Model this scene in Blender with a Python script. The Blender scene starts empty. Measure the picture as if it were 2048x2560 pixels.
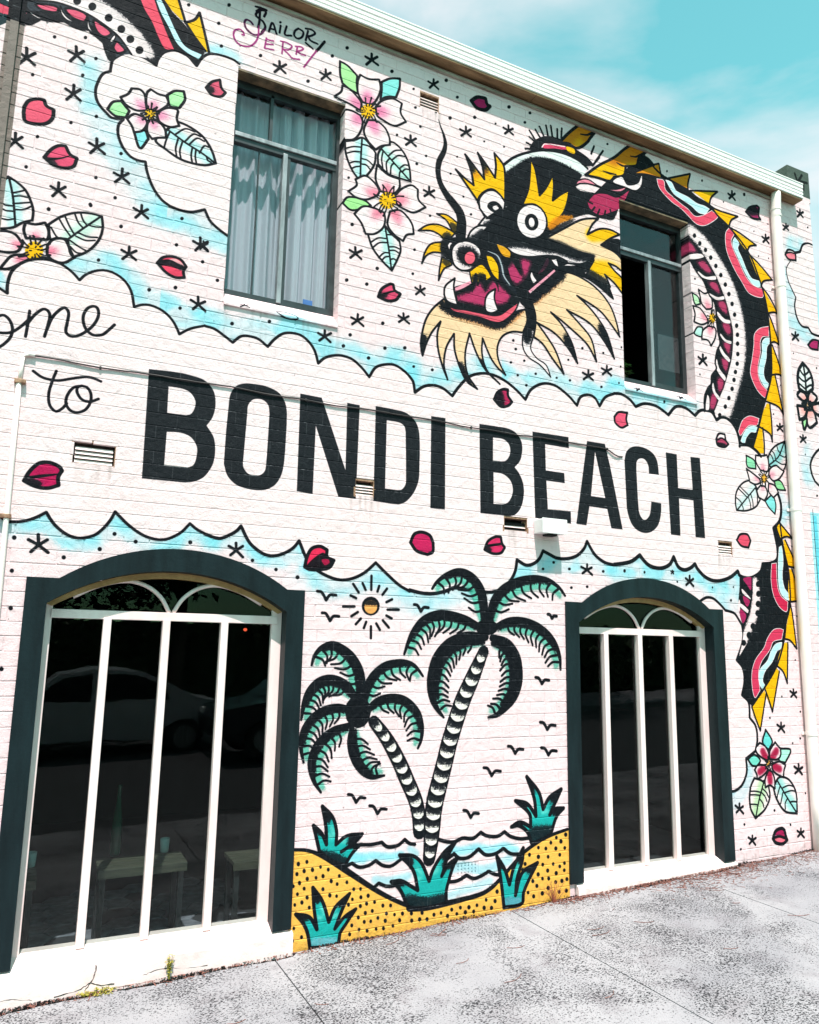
import bpy, bmesh, math, random
import numpy as np
from mathutils import Vector, Matrix
from mathutils.geometry import tessellate_polygon

random.seed(7)
SC = bpy.context.scene
COL = SC.collection

# ------------------------------------------------------------------ camera
FPX = 1919.377                       # focal length in pixels of the 2048 px wide photograph
CAM = np.array([0.0, -4.8, 1.8])
CR = np.array([[0.89703265, -0.44157041, 0.01865475],     # right
               [0.09235826, 0.14601102, -0.9849623],      # down
               [0.4322064, 0.88526626, 0.17175933]])      # forward
cam_data = bpy.data.cameras.new('camera')
cam_data.sensor_fit = 'HORIZONTAL'
cam_data.sensor_width = 36.0
cam_data.lens = 36.0 * FPX / 2048.0
cam_data.clip_start = 0.05
cam_data.clip_end = 2000.0
cam = bpy.data.objects.new('camera', cam_data)
COL.objects.link(cam)
m3 = Matrix((CR[0], -CR[1], -CR[2])).transposed()
cam.matrix_world = Matrix.Translation(Vector(CAM)) @ m3.to_4x4()
SC.camera = cam

# ------------------------------------------------------------------ sun, sky, exposure
SUN_DIR = Vector((0.29, 1.0, -2.35)).normalized()         # the way the light travels
sun_el = math.asin(-SUN_DIR.z)
sun_az = math.atan2(-SUN_DIR.x, -SUN_DIR.y)                # compass angle of the sun, from +Y towards +X
sl = bpy.data.lights.new('sun', 'SUN')
sl.energy = 4.6
sl.angle = math.radians(0.53)
sl.color = (1.0, 0.925, 0.915)
so = bpy.data.objects.new('sun', sl)
so.rotation_euler = SUN_DIR.to_track_quat('-Z', 'Y').to_euler()
so.location = (-8, -25, 60)
COL.objects.link(so)

SC.view_settings.view_transform = 'Standard'
SC.view_settings.look = 'None'
SC.view_settings.gamma = 1.0
SC.view_settings.use_curve_mapping = False
SC.view_settings.exposure = 0.72

world = bpy.data.worlds.new('World')
SC.world = world
world.use_nodes = True
wn = world.node_tree.nodes
wl = world.node_tree.links
wn.clear()
w_out = wn.new('ShaderNodeOutputWorld')
w_bg = wn.new('ShaderNodeBackground')
w_bg.inputs['Strength'].default_value = 0.105
w_sky = wn.new('ShaderNodeTexSky')
w_sky.sky_type = 'NISHITA'
w_sky.sun_disc = False
w_sky.sun_elevation = sun_el
w_sky.sun_rotation = sun_az
w_sky.air_density = 1.0
w_sky.dust_density = 0.6
w_sky.ozone_density = 1.0
w_tint = wn.new('ShaderNodeMix'); w_tint.data_type = 'RGBA'; w_tint.blend_type = 'MULTIPLY'
w_tint.inputs['Factor'].default_value = 1.0
w_tint.inputs['B'].default_value = (1.14, 2.32, 1.46, 1)   # the turquoise cast of the photograph's sky
w_tc = wn.new('ShaderNodeTexCoord')
w_map = wn.new('ShaderNodeMapping')
w_map.inputs['Scale'].default_value = (1.0, 1.0, 2.2)
w_map.inputs['Location'].default_value = (0.35, 0.1, 0.55)
w_n = wn.new('ShaderNodeTexNoise')
w_n.inputs['Scale'].default_value = 2.1
w_n.inputs['Detail'].default_value = 7.0
w_n.inputs['Roughness'].default_value = 0.52
w_n.inputs['Distortion'].default_value = 0.5
w_ramp = wn.new('ShaderNodeValToRGB')
w_ramp.color_ramp.elements[0].position = 0.43
w_ramp.color_ramp.elements[1].position = 0.74
w_mix = wn.new('ShaderNodeMix'); w_mix.data_type = 'RGBA'
w_mix.inputs['B'].default_value = (6.5, 5.95, 6.1, 1)
wl.new(w_tc.outputs['Generated'], w_map.inputs['Vector'])
wl.new(w_map.outputs['Vector'], w_n.inputs['Vector'])
# a bank of bright cloud stands above the eave, thinning to the right
w_dir = wn.new('ShaderNodeVectorMath'); w_dir.operation = 'DOT_PRODUCT'
w_dir.inputs[1].default_value = Vector((0.455, 0.610, 0.648)).normalized()
w_rng = wn.new('ShaderNodeMapRange'); w_rng.interpolation_type = 'SMOOTHSTEP'
w_rng.inputs['From Min'].default_value = 0.984; w_rng.inputs['From Max'].default_value = 1.0
w_rng.inputs['To Min'].default_value = 0.0; w_rng.inputs['To Max'].default_value = 0.12
w_add = wn.new('ShaderNodeMath'); w_add.operation = 'ADD'
wl.new(w_tc.outputs['Generated'], w_dir.inputs[0])
wl.new(w_dir.outputs['Value'], w_rng.inputs['Value'])
wl.new(w_n.outputs['Fac'], w_add.inputs[0]); wl.new(w_rng.outputs['Result'], w_add.inputs[1])
wl.new(w_add.outputs[0], w_ramp.inputs['Fac'])
wl.new(w_sky.outputs['Color'], w_tint.inputs['A'])
wl.new(w_tint.outputs['Result'], w_mix.inputs['A'])
wl.new(w_ramp.outputs['Color'], w_mix.inputs['Factor'])
wl.new(w_mix.outputs['Result'], w_bg.inputs['Color'])
wl.new(w_bg.outputs['Background'], w_out.inputs['Surface'])

# ------------------------------------------------------------------ measuring helpers
def ray(px, py):
    return CR.T @ np.array([(px - 1024.0) / FPX, (py - 1280.0) / FPX, 1.0])
def at(px, py, y=0.0):               # where the sight line through a pixel meets the plane Y = y
    d = ray(px, py); p = CAM + d * ((y - CAM[1]) / d[1]); return p[0], p[2]
def atz(px, py, z):                  # where it meets the plane Z = z
    d = ray(px, py); p = CAM + d * ((z - CAM[2]) / d[2]); return p[0], p[1]
def gz(x):                           # the pavement climbs gently to the right
    return -0.076 + 0.0312 * x

# ------------------------------------------------------------------ object helpers
def link(o, parent=None):
    COL.objects.link(o)
    if parent is not None: o.parent = parent
    return o
def tag(o, label=None, cat=None, group=None, kind=None):
    if label: o['label'] = label
    if cat: o['category'] = cat
    if group: o['group'] = group
    if kind: o['kind'] = kind
    return o
def empty(name, loc=(0, 0, 0)):
    o = bpy.data.objects.new(name, None); o.location = loc; o.empty_display_size = 0.1
    return link(o)
class MB:
    """collects boxes, tubes, sheets in world coordinates; build() links them as ONE mesh object"""
    def __init__(s): s.v = []; s.f = []
    def add(s, vs, fs):
        n = len(s.v); s.v += [tuple(v) for v in vs]; s.f += [tuple(i + n for i in f) for f in fs]
    def box(s, x0, x1, y0, y1, z0, z1, b=0.0):
        if b <= 0:
            vs = [(x, y, z) for x in (x0, x1) for y in (y0, y1) for z in (z0, z1)]
            s.add(vs, [(0, 1, 3, 2), (4, 6, 7, 5), (0, 4, 5, 1), (2, 3, 7, 6), (0, 2, 6, 4), (1, 5, 7, 3)])
        else:
            bm = bmesh.new(); bmesh.ops.create_cube(bm, size=1.0)
            for v in bm.verts:
                v.co = Vector(((x0 + x1) / 2 + v.co.x * (x1 - x0), (y0 + y1) / 2 + v.co.y * (y1 - y0), (z0 + z1) / 2 + v.co.z * (z1 - z0)))
            bmesh.ops.bevel(bm, geom=bm.edges[:], offset=b, segments=2, affect='EDGES', profile=0.6)
            s.bm(bm)
    def bm(s, bm, mat=None):
        if mat is not None: bm.transform(mat)
        bm.verts.index_update()
        s.add([v.co[:] for v in bm.verts], [[v.index for v in f.verts] for f in bm.faces]); bm.free()
    def tube(s, pts, r, n=10, cap=True):
        pts = [Vector(p) for p in pts]; rings = []
        up = Vector((0, 0, 1))
        for i, p in enumerate(pts):
            d = (pts[min(i + 1, len(pts) - 1)] - pts[max(i - 1, 0)]).normalized()
            a = d.cross(up if abs(d.z) < 0.9 else Vector((1, 0, 0))).normalized(); b = d.cross(a)
            rr = r[i] if isinstance(r, (list, tuple)) else r
            rings.append([p + (a * math.cos(2 * math.pi * k / n) + b * math.sin(2 * math.pi * k / n)) * rr for k in range(n)])
        vs = [v for ring in rings for v in ring]; fs = []
        for i in range(len(rings) - 1):
            for k in range(n):
                fs.append((i * n + k, i * n + (k + 1) % n, (i + 1) * n + (k + 1) % n, (i + 1) * n + k))
        if cap: fs += [tuple(range(n))[::-1], tuple((len(rings) - 1) * n + k for k in range(n))]
        s.add(vs, fs)
    def lathe(s, prof, cx, cy, z, n=16):
        vs = []; fs = []
        for r, h in prof:
            vs += [(cx + r * math.cos(2 * math.pi * k / n), cy + r * math.sin(2 * math.pi * k / n), z + h) for k in range(n)]
        for i in range(len(prof) - 1):
            for k in range(n): fs.append((i * n + k, i * n + (k + 1) % n, (i + 1) * n + (k + 1) % n, (i + 1) * n + k))
        fs += [tuple(range(n))[::-1], tuple((len(prof) - 1) * n + k for k in range(n))]
        s.add(vs, fs)
    def extrude(s, outer, holes, y0, y1):
        """a flat outline in (x, z) with holes, given thickness from y0 (front) to y1"""
        loops = [list(outer)] + [list(h) for h in holes]
        flat = [p for l in loops for p in l]; n = len(flat)
        tris = tessellate_polygon([[Vector((p[0], p[1], 0)) for p in l] for l in loops])
        vs = [(p[0], y0, p[1]) for p in flat] + [(p[0], y1, p[1]) for p in flat]
        fs = [t for t in tris] + [tuple(i + n for i in t[::-1]) for t in tris]
        k = 0
        for l in loops:
            m = len(l)
            for i in range(m): a, b = k + i, k + (i + 1) % m; fs.append((a, b, b + n, a + n))
            k += m
        s.add(vs, fs)
    def build(s, name, mat, parent=None, smooth=False, origin=None):
        me = bpy.data.meshes.new(name)
        vs = s.v
        if origin is not None: vs = [(v[0] - origin[0], v[1] - origin[1], v[2] - origin[2]) for v in vs]
        me.from_pydata(vs, [], s.f); me.validate()
        bm = bmesh.new(); bm.from_mesh(me); bmesh.ops.recalc_face_normals(bm, faces=bm.faces); bm.to_mesh(me); bm.free()
        if smooth:
            for p in me.polygons: p.use_smooth = True
        me.materials.append(mat)
        o = bpy.data.objects.new(name, me)
        if origin is not None: o.location = origin
        return link(o, parent)
# ------------------------------------------------------------------ the mural: drawn once into a picture that lies on the wall plane
# Paint is flat print on brick. Every shape is a path on the wall (X to the right, Z up, metres); pixels of the
# photograph are turned into wall points with at(), so the drawing has its true size and place on the wall.
X0, X1, ZB, ZT, TX = -2.0, 7.2, -0.2, 6.9, 0.0025
NW, NH = int(round((X1 - X0) / TX)), int(round((ZT - ZB) / TX))
rng = np.random.default_rng(3)
CAN = np.empty((NH, NW, 3), np.float32)
CAN[:] = (1.0, 0.892, 0.902)
IDM = np.zeros((NH, NW), np.int16)                    # which painted motif owns a spot
def _blur1(a, r, ax):
    if r < 1: return a
    k = 2 * r + 1
    p = np.concatenate([np.repeat(np.take(a, [0], ax), r + 1, ax), a, np.repeat(np.take(a, [-1], ax), r, ax)], ax)
    c = np.cumsum(p, ax, dtype=np.float64)
    n = a.shape[ax]
    return ((np.take(c, range(k, k + n), ax) - np.take(c, range(0, n), ax)) / k).astype(np.float32)
def blur(a, r):
    r = max(1, int(round(r)))
    for _ in range(2): a = _blur1(_blur1(a, r, 0), r, 1)
    return a
NOI = rng.random((512, 512)).astype(np.float32)
NOI = 0.55 * NOI + 0.45 * (blur(rng.random((512, 512)).astype(np.float32), 1) - 0.5) * 4 + 0.22
NOI = np.clip((NOI - NOI.min()) / (NOI.max() - NOI.min()), 0, 1)
NOL = blur(rng.random((512, 512)).astype(np.float32), 9); NOL = np.clip((NOL - NOL.mean()) / NOL.std() * .5 + .5, 0, 1)
def patchy(r0, r1, c0, c1): return NOL[np.ix_((np.arange(r0, r1) * 2 // 3) % 512, (np.arange(c0, c1) // 2) % 512)]
def noise(r0, r1, c0, c1):
    return NOI[np.ix_(np.arange(r0, r1) % 512, np.arange(c0, c1) % 512)]

def tex(p):                                           # photo pixels -> texels
    o = np.empty((len(p), 2))
    for i, (x, y) in enumerate(p):
        X, Z = at(x, y); o[i] = ((X - X0) / TX, (ZT - Z) / TX)
    return o
def w2t(p): return np.array([((x - X0) / TX, (ZT - z) / TX) for x, z in p])

def parse(s, f):
    """'x,y x,y / x,y ...': a smooth curve; a point before '/' is a corner. Returns the list of smooth pieces."""
    segs = [[]]
    for t in s.replace('\n', ' ').split():
        if t == '/':
            segs.append([segs[-1][-1]])
        else:
            x, y = t.split(','); segs[-1].append(f(float(x), float(y)))
    return segs
def cr(pts, n=6, closed=False):
    P = [np.array(p, float) for p in pts]
    if len(P) < 3: return P
    if closed: Q = [P[-1]] + P + [P[0], P[1]]
    else: Q = [2 * P[0] - P[1]] + P + [2 * P[-1] - P[-2]]
    out = []
    for i in range(1, len(Q) - 2):
        a, b, c, d = Q[i - 1], Q[i], Q[i + 1], Q[i + 2]
        L = np.hypot(*(c - b)); la = np.hypot(*(b - a)) + 1e-6; lc = np.hypot(*(d - c)) + 1e-6
        m1 = (c - a) * (L / (L + la)); m2 = (d - b) * (L / (L + lc))
        for k in range(n):
            t = k / n; t2 = t * t; t3 = t2 * t
            out.append((2 * t3 - 3 * t2 + 1) * b + (t3 - 2 * t2 + t) * m1 + (-2 * t3 + 3 * t2) * c + (t3 - t2) * m2)
    if not closed: out.append(P[-1])
    return out
class Path:
    def __init__(s, segs, closed):
        px = []
        s.corners = []
        if closed and len(segs) == 1 and len(segs[0]) > 2:
            px = cr(segs[0], 6, True)
        else:
            if closed:                                  # close the last piece back to the first point ('/' at the end: straight)
                segs = segs[:-1] + [segs[-1] + [segs[0][0]]]
            segs = [g for g in segs if len(g) > 1]
            for g in segs:
                c = cr(g)
                s.corners.append(len(px) if not px else len(px) - 1)
                px += c if not px else c[1:]
        s.px = px; s.t = tex(px); s.closed = closed
def tl(c, r): return lambda x, y: (c * 512 + x / 3.369, r * 512 + y / 3.369)
def zz(ox, oy, k): return lambda x, y: (ox + x / k, oy + y / k)
def P(f, s, closed=True):
    if isinstance(f, tuple): f = tl(*f)
    return Path(parse(s, f), closed)
SS = 3
def coverage(polys):
    """anti-aliased coverage of the union of polygons (texel coordinates); returns mask, r0, c0"""
    A = np.concatenate(polys)
    c0 = max(0, int(A[:, 0].min()) - 2); c1 = min(NW, int(A[:, 0].max()) + 3)
    r0 = max(0, int(A[:, 1].min()) - 2); r1 = min(NH, int(A[:, 1].max()) + 3)
    if c1 <= c0 or r1 <= r0: return None
    w, h = c1 - c0, (r1 - r0) * SS
    buf = np.zeros((h, w + 2), np.float32)
    for p in polys:
        x, y = p[:, 0], p[:, 1]
        if np.sum(x * np.roll(y, -1) - np.roll(x, -1) * y) < 0: x, y = x[::-1], y[::-1]
        x = x - c0; y = (y - r0) * SS
        xn, yn = np.roll(x, -1), np.roll(y, -1)
        for ax, ay, bx, by in zip(x.tolist(), y.tolist(), xn.tolist(), yn.tolist()):
            if ay == by: continue
            d = 1.0
            if ay > by: ax, ay, bx, by, d = bx, by, ax, ay, -1.0
            ra = max(0, math.ceil(ay - 0.5)); rb = min(h - 1, math.ceil(by - 0.5) - 1)
            if rb < ra: continue
            rr = np.arange(ra, rb + 1)
            xx = np.clip(ax + (bx - ax) * (rr + 0.5 - ay) / (by - ay), 0, w)
            fi = xx.astype(np.int64); fr = (xx - fi).astype(np.float32)
            buf[rr, fi] += d * (1 - fr); buf[rr, fi + 1] += d * fr
    m = np.clip(np.abs(np.cumsum(buf, 1)[:, :w]), 0, 1)
    return m.reshape(r1 - r0, SS, w).mean(1), r0, c0
CUR = [0]
def comp(m, r0, c0, col, own=True):
    h, w = m.shape
    v = CAN[r0:r0 + h, c0:c0 + w]
    v += (np.array(col, np.float32) - v) * m[..., None]
    if own and CUR[0]:
        IDM[r0:r0 + h, c0:c0 + w][m > 0.5] = CUR[0]
def c8(*c): return tuple(k / 255.0 for k in c)
def fill(p, col):
    r = coverage([p.t])
    if r: comp(*r, col)
def strokepolys(t, w, round_ends=True, corners=()):
    polys = []
    n = len(t)
    for i in range(n - 1):
        d = t[i + 1] - t[i]; L = np.hypot(*d)
        if L < 1e-6: continue
        u = d / L; nn = np.array([-u[1], u[0]]); e = u * min(0.6, L)
        a, b = w[i] / 2, w[i + 1] / 2
        polys.append(np.array([t[i] - e + nn * a, t[i + 1] + e + nn * b, t[i + 1] + e - nn * b, t[i] - e - nn * a]))
    ks = set(corners)
    if round_ends: ks |= {0, n - 1}
    for k in ks:
        if w[k] > 0.8:
            a = np.arange(10) * 2 * math.pi / 10
            polys.append(np.stack([t[k][0] + np.cos(a) * w[k] / 2, t[k][1] + np.sin(a) * w[k] / 2], 1))
    return polys
def local_scale(p):                                    # texels per photo pixel along a path
    q = np.array(p.px); t = p.t
    a = np.abs(np.diff(t, axis=0)).sum(); b = np.abs(np.diff(q, axis=0)).sum()
    x, y = q.mean(0)
    e = tex([(x, y), (x + 4, y), (x, y + 4)])
    return math.sqrt(abs(np.cross(e[1] - e[0], e[2] - e[0]))) / 4
def widths(p, w):
    """w in tile pixels of the zoomed photograph: a number, or a list spread along the path"""
    k = local_scale(p) / 3.369
    n = len(p.t)
    if isinstance(w, (int, float)): return np.full(n, w * k * 1.1)
    seg = np.concatenate([[0], np.cumsum(np.hypot(*np.diff(p.t, axis=0).T))]); seg /= seg[-1]
    return np.interp(seg, np.linspace(0, 1, len(w)), w) * k
def stroke(p, w, col, own=True):
    t = p.t; ww = widths(p, w)
    if p.closed: t = np.concatenate([t, t[:1]]); ww = np.concatenate([ww, ww[:1]])
    pol = strokepolys(t, ww, True, p.corners)
    if pol:
        r = coverage(pol)
        if r: comp(*r, col, own)
def shape(p, col, w=16, edge=None):
    if col is not None: fill(p, col)
    if w: stroke(p, w, edge or K)
def spray(p, w, soft, col, a=1.0, clip=None, stipple=0.0, own=False, mottle=0.0):
    """an airbrushed band along p, its edge 'soft' tile pixels wide, kept inside the closed path clip"""
    k = local_scale(p) / 3.369
    t = p.t; ww = widths(p, w)
    if p.closed: t = np.concatenate([t, t[:1]]); ww = np.concatenate([ww, ww[:1]])
    r = coverage(strokepolys(t, ww, True, range(len(t))))
    if not r: return
    m, r0, c0 = r
    g = int(soft * k * 1.6) + 2
    R0, C0 = max(0, r0 - g), max(0, c0 - g)
    R1, C1 = min(NH, r0 + m.shape[0] + g), min(NW, c0 + m.shape[1] + g)
    M = np.zeros((R1 - R0, C1 - C0), np.float32)
    M[r0 - R0:r0 - R0 + m.shape[0], c0 - C0:c0 - C0 + m.shape[1]] = m
    M = blur(M, max(1, soft * k * 0.4))
    if stipple > 0:
        nz = noise(R0, R1, C0, C1)
        hard = np.clip((M * 1.16 - 0.08 - nz) / 0.16 + 0.5, 0, 1)
        M = M * (1 - stipple) + hard * stipple
    M *= a
    if mottle: M *= 1 - mottle * patchy(R0, R1, C0, C1)
    if clip is not None:
        for cp in (clip if isinstance(clip, list) else [clip]):
            q = coverage([cp.t])
            if not q: return
            cm, cr0, cc0 = q
            F = np.zeros_like(M)
            a0, a1 = max(R0, cr0), min(R1, cr0 + cm.shape[0]); b0, b1 = max(C0, cc0), min(C1, cc0 + cm.shape[1])
            if a1 <= a0 or b1 <= b0: return
            F[a0 - R0:a1 - R0, b0 - C0:b1 - C0] = cm[a0 - cr0:a1 - cr0, b0 - cc0:b1 - cc0]
            M *= F
    comp(M, R0, C0, col, own)
MOTIFS = []                                            # (id, name, label)
def motif(name, label=None):
    MOTIFS.append((name, label)); CUR[0] = len(MOTIFS)
def bare(): CUR[0] = 0

# paint colours, as they look in the photograph
K = c8(17, 20, 26); W = c8(255, 231, 232); LET = c8(31, 34, 39)
CY = c8(128, 222, 236); CYL = c8(190, 240, 244)
GOLD = c8(253, 188, 10); ORG = c8(240, 140, 20); PINK = c8(238, 82, 110); MAG = c8(186, 34, 92); RED = c8(205, 22, 66)
PEACH = c8(254, 211, 168); TEAL = c8(30, 176, 170); AQUA = c8(150, 232, 226); GRN = c8(180, 234, 172); EMER = c8(40, 160, 132)
SAND = c8(255, 192, 88); ROSE = c8(240, 96, 140); LPINK = c8(250, 160, 180); BROWN = c8(140, 126, 120)
def POLY(f, s): return P(f, ' / '.join(s.split()) + ' /')
def L(f, s): return P(f, s, False)
def lines(f, w, col, *ss):
    for s in ss: stroke(L(f, s), w, col)
def rectw(x0, z0, x1, z1, col):
    c = np.array(w2t([(x0, z0), (x1, z0), (x1, z1), (x0, z1)])); r = coverage([c])
    if r: comp(*r, col)

# ---------------------------------------------------------- turquoise haze round the clouds (drawn first, the clouds cover it)
HZ = [
    ((0, 0), '760,560 780,700 760,800 800,930 900,1060 950,1200 1010,1310 1130,1420 1190,1560 1260,1700', [110, 190, 230, 190], 130, .62),
    ((0, 0), '690,560 760,520 860,500', 70, 80, .4),
    ((0, 1), '1290,60 1480,110 1640,170 1790,260 1900,330', [160, 210, 150], 110, .75),
    ((0, 0), '1760,430 1840,440 1960,480', 90, 70, .42),
    ((1, 0), '40,440 160,440 330,520', [70, 90, 40], 70, .45),
    ((0, 1), '540,470 700,530 850,480 950,500 1070,600 1180,740 1260,800 1400,830 1520,940 1600,980 1760,980', 150, 90, .78),
    ((1, 1), '0,960 160,1020 260,1100 420,1060 520,1130 640,1030 780,1030 900,1090 960,1230 1060,1220 1180,1230 1310,1300 1390,1390 1500,1310 1640,1300 1760,1380', 160, 90, .72),
    ((2, 1), '-30,1390 60,1500 200,1470 300,1510 360,1560 430,1470 560,1400 720,1390 840,1470 970,1590 1060,1490 1180,1460 1300,1540 1410,1640 1490,1570 1600,1640 1720,1560', 150, 80, .72),
    ((3, 1), '0,1540 120,1580 190,1650 300,1640 420,1680 560,1670 700,1700', [140, 110, 70], 80, .72),
    ((0, 1), '-20,590 30,680', 70, 30, .7), ((0, 1), '0,40 60,90', 90, 60, .4),
    ((0, 2), '60,980 200,970 330,930 420,960 520,1060 650,1120 800,1090 900,1020 980,930 1080,1020 1200,1110 1340,1130 1480,1110 1600,1010 1700,1080 1830,1100', 120, 90, .8),
    ((1, 2), '100,1110 220,1080 310,1040 370,1160 500,1250 640,1260 740,1200 800,1160 860,1290', 110, 70, .78),
    ((1, 2), '860,1380 960,1400 1080,1460 1220,1460 1340,1410 1440,1330 1540,1430 1660,1520 1760,1560', 150, 130, .75),
    ((2, 2), '0,1590 160,1600 320,1580 480,1520 600,1560', [170, 150, 90], 100, .7),
    ((2, 2), '690,1580 780,1560 860,1480 910,1360 1000,1340 1110,1300 1190,1280 1300,1300 1420,1280 1500,1170 1580,1280 1700,1340', [50, 120, 120, 120], 70, .72),
    ((3, 2), '0,1340 120,1340 220,1270 310,1360 420,1390 500,1300 570,1380 680,1360 760,1440 880,1480 1000,1440 1040,1420', 120, 80, .78),
    ((3, 2), '900,1640 1020,1600 1040,1500', [150, 90], 90, .5),
    ((3, 3), '1150,1230 1130,1330 1080,1440 1000,1530', [50, 110, 150], 60, .65),
    ((3, 2), '1420,740 1440,860 1420,940', [60, 110, 60], 60, .6),
    ((3, 1), '1500,330 1560,340 1500,420', 90, 60, .55),
    ((3, 1), '1440,560 1460,700 1500,820 1500,960 1560,1060 1650,1100', 90, 60, .5),
    ((3, 2), '1640,330 1620,480 1650,640', [70, 110, 70], 60, .5),
]
for f, s, w, so_, a in HZ: spray(L(f, s), [k * 1.2 for k in w] if isinstance(w, list) else w * 1.2, so_ * 1.3, CY, a, None, 0.3, False, .6)

# ---------------------------------------------------------- clouds
# the large cloud behind the lettering
TOP = [((0, 1), '-260,600 -120,620 0,705 60,745 / 65,660 100,560 180,492 280,460 400,462 500,492 600,560 670,635 / 720,590 800,558 880,552 960,575 1050,640 1105,730 1130,860 / 1200,842 1280,850 1380,900 1450,970 1490,1040 1510,1090 / 1600,1045 1725,1018'),
       ((1, 1), '0,1020 80,1045 160,1100 235,1160 / 300,1110 360,1105 450,1130 530,1195 / 590,1130 660,1085 740,1080 820,1105 890,1170 930,1240 955,1335 / 1010,1290 1080,1270 1150,1270 1240,1300 1320,1370 1385,1450 / 1440,1370 1520,1345 1600,1350 1680,1400 1725,1445'),
       ((2, 1), '0,1445 30,1490 45,1580 / 120,1530 200,1520 280,1545 360,1610 / 410,1540 500,1450 600,1420 700,1432 800,1480 900,1560 975,1640 / 1020,1560 1090,1515 1160,1505 1240,1530 1340,1610 1410,1690 / 1440,1620 1500,1600 1560,1625 1600,1695 / 1650,1620 1725,1590'),
       ((3, 1), '0,1588 60,1595 130,1640 180,1700 / 250,1675 340,1690 400,1725 455,1770 / 520,1700 600,1712 680,1775 / 720,1735 770,1730 820,1745 860,1810 /'),
       ((3, 2), '860,85 900,65 950,75 1000,120 1040,200 1060,295 / 1130,300 1200,350 1230,390')]
BOT = [((3, 2), '1375,700 1400,780 1405,860 1390,940 1340,1000 / 1355,1070 1375,1180 1370,1260 1330,1290 1250,1300 / 1235,1360 1190,1400 1130,1420 1060,1400 1040,1360 / 980,1410 900,1440 830,1440 760,1405 700,1340 680,1300 / 640,1335 590,1350 540,1325 500,1240 / 470,1300 420,1330 360,1335 290,1310 240,1260 215,1225 / 150,1275 80,1295 0,1305'),
       ((2, 2), '1725,1310 1640,1285 1560,1220 1495,1110 / 1470,1170 1410,1230 1330,1255 1240,1250 1180,1220 1125,1190 / 1090,1260 1040,1300 980,1310 905,1265 / 890,1360 850,1440 790,1500 720,1532 640,1538 500,1520 380,1500 300,1530 200,1550 100,1545 0,1520'),
       ((1, 2), '1725,1530 1640,1480 1540,1390 1440,1290 / 1350,1370 1250,1420 1150,1435 1050,1410 940,1350 870,1280 795,1105 / 750,1160 690,1200 600,1230 520,1225 440,1180 370,1110 305,980 / 270,1020 200,1060 120,1085 0,1048'),
       ((0, 2), '1725,1045 1660,1010 1600,960 / 1530,1030 1450,1075 1380,1095 1300,1090 1200,1055 1080,970 970,860 / 930,930 870,1000 800,1055 710,1080 640,1080 560,1050 480,990 430,930 390,865 / 310,905 220,935 140,945 60,940 10,905 -100,860 -260,840')]
def joined(parts):
    px = []
    for f, s in parts:
        q = Path(parse(s.rstrip(' /'), tl(*f)), False)
        px += q.px
    return px
class Raw(Path):
    def __init__(s, px, closed, corners=()): s.px = px; s.t = tex(px); s.closed = closed; s.corners = list(corners)
top_px, bot_px = joined(TOP), joined(BOT)
motif('painted_cloud', 'large white painted cloud that holds the lettering')
fill(Raw(top_px + bot_px, True), W)
for part in TOP + BOT:
    q = Path(parse(part[1].rstrip(' /'), tl(*part[0])), False)
    stroke(q, [22, 24] if part[0][1] == 1 else 24, K)
bare()
# the cloud beside the upper left window
A1 = '1105,455 1200,480 1315,550 / 1330,500 1380,442 1470,425 1560,460 1600,490 1655,555 / 1700,490 1760,455 1860,465 1960,500 2015,538 /'
A2 = '1430,1735 1520,1770 1620,1785 1725,1765 / 1740,1800 1770,1860 1830,1920 1915,1985'
A3 = '1040,450 1000,470 950,505 935,560 930,600 / 870,620 830,680 805,760 815,840 850,900 895,950 / 940,990 1040,1005 / 1000,1050 995,1130 1030,1230 1090,1310 1160,1350 1225,1362 / 1240,1450 1290,1580 1360,1680 1430,1735'
motif('painted_cloud', 'white painted cloud behind the flower left of the upper window')
pa = joined([((0, 0), A3), ((0, 0), A2)]) + [tl(0, 0)(1920, 1985), tl(0, 0)(2030, 540)] + joined([((0, 0), A1)])[::-1]
fill(Raw(pa, True), W)
for s in (A1, A2, A3): stroke(Path(parse(s.rstrip(' /'), tl(0, 0)), False), 21, K)
bare()
# the small clouds at the right hand side
motif('painted_cloud', 'white painted cloud beside the lower tail on the right')
q = P((3, 3), '905,0 1040,30 1075,90 / 1085,170 1075,250 1030,385 / 1080,450 1095,560 1075,680 / 1130,740 1140,870 / 1190,940 1205,1050 1190,1150 / 1110,1215 / 1115,1330 1080,1430 1030,1480 980,1495 / 950,1000')
fill(q, W)
lines((3, 3), 18, K, '1075,90 1085,170 1075,250 1030,385 / 1080,450 1095,560 1075,680 / 1130,740 1140,870 / 1190,940 1205,1050 1190,1150 / 1110,1215 / 1115,1330 1080,1430 1030,1480 980,1495')
fill(P((3, 2), '690,1640 770,1585 830,1590 890,1640 935,1690 / 1000,1710 1040,1740 / 950,1800 900,1760'), W)
lines((3, 2), 18, K, '690,1640 770,1585 830,1590 890,1640 935,1690 / 1000,1710 1020,1725 1075,1815')
bare()
fill(P((3, 1), '1700,350 1640,325 1590,335 1565,395 / 1515,405 / 1465,480 1450,560 1470,650 1530,780 / 1520,850 1540,950 1580,1020 1635,1035 / 1670,1085 1760,1115 / 1760,360'), W)
lines((3, 1), [10, 20], K, '1720,370 1640,325 1590,335 1565,395 / 1515,405')
lines((3, 1), [6, 10, 16, 18], K, '1490,465 1455,520 1450,560 1470,650 1530,780 / 1520,850 1540,950 1580,1020 1635,1035 / 1670,1085 1760,1115')
fill(P((3, 2), '1760,310 1700,360 1660,430 1655,500 1690,600 1760,670'), W)
lines((3, 2), 16, K, '1760,310 1700,360 1660,430 1655,500 1690,600 1760,670')

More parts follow.
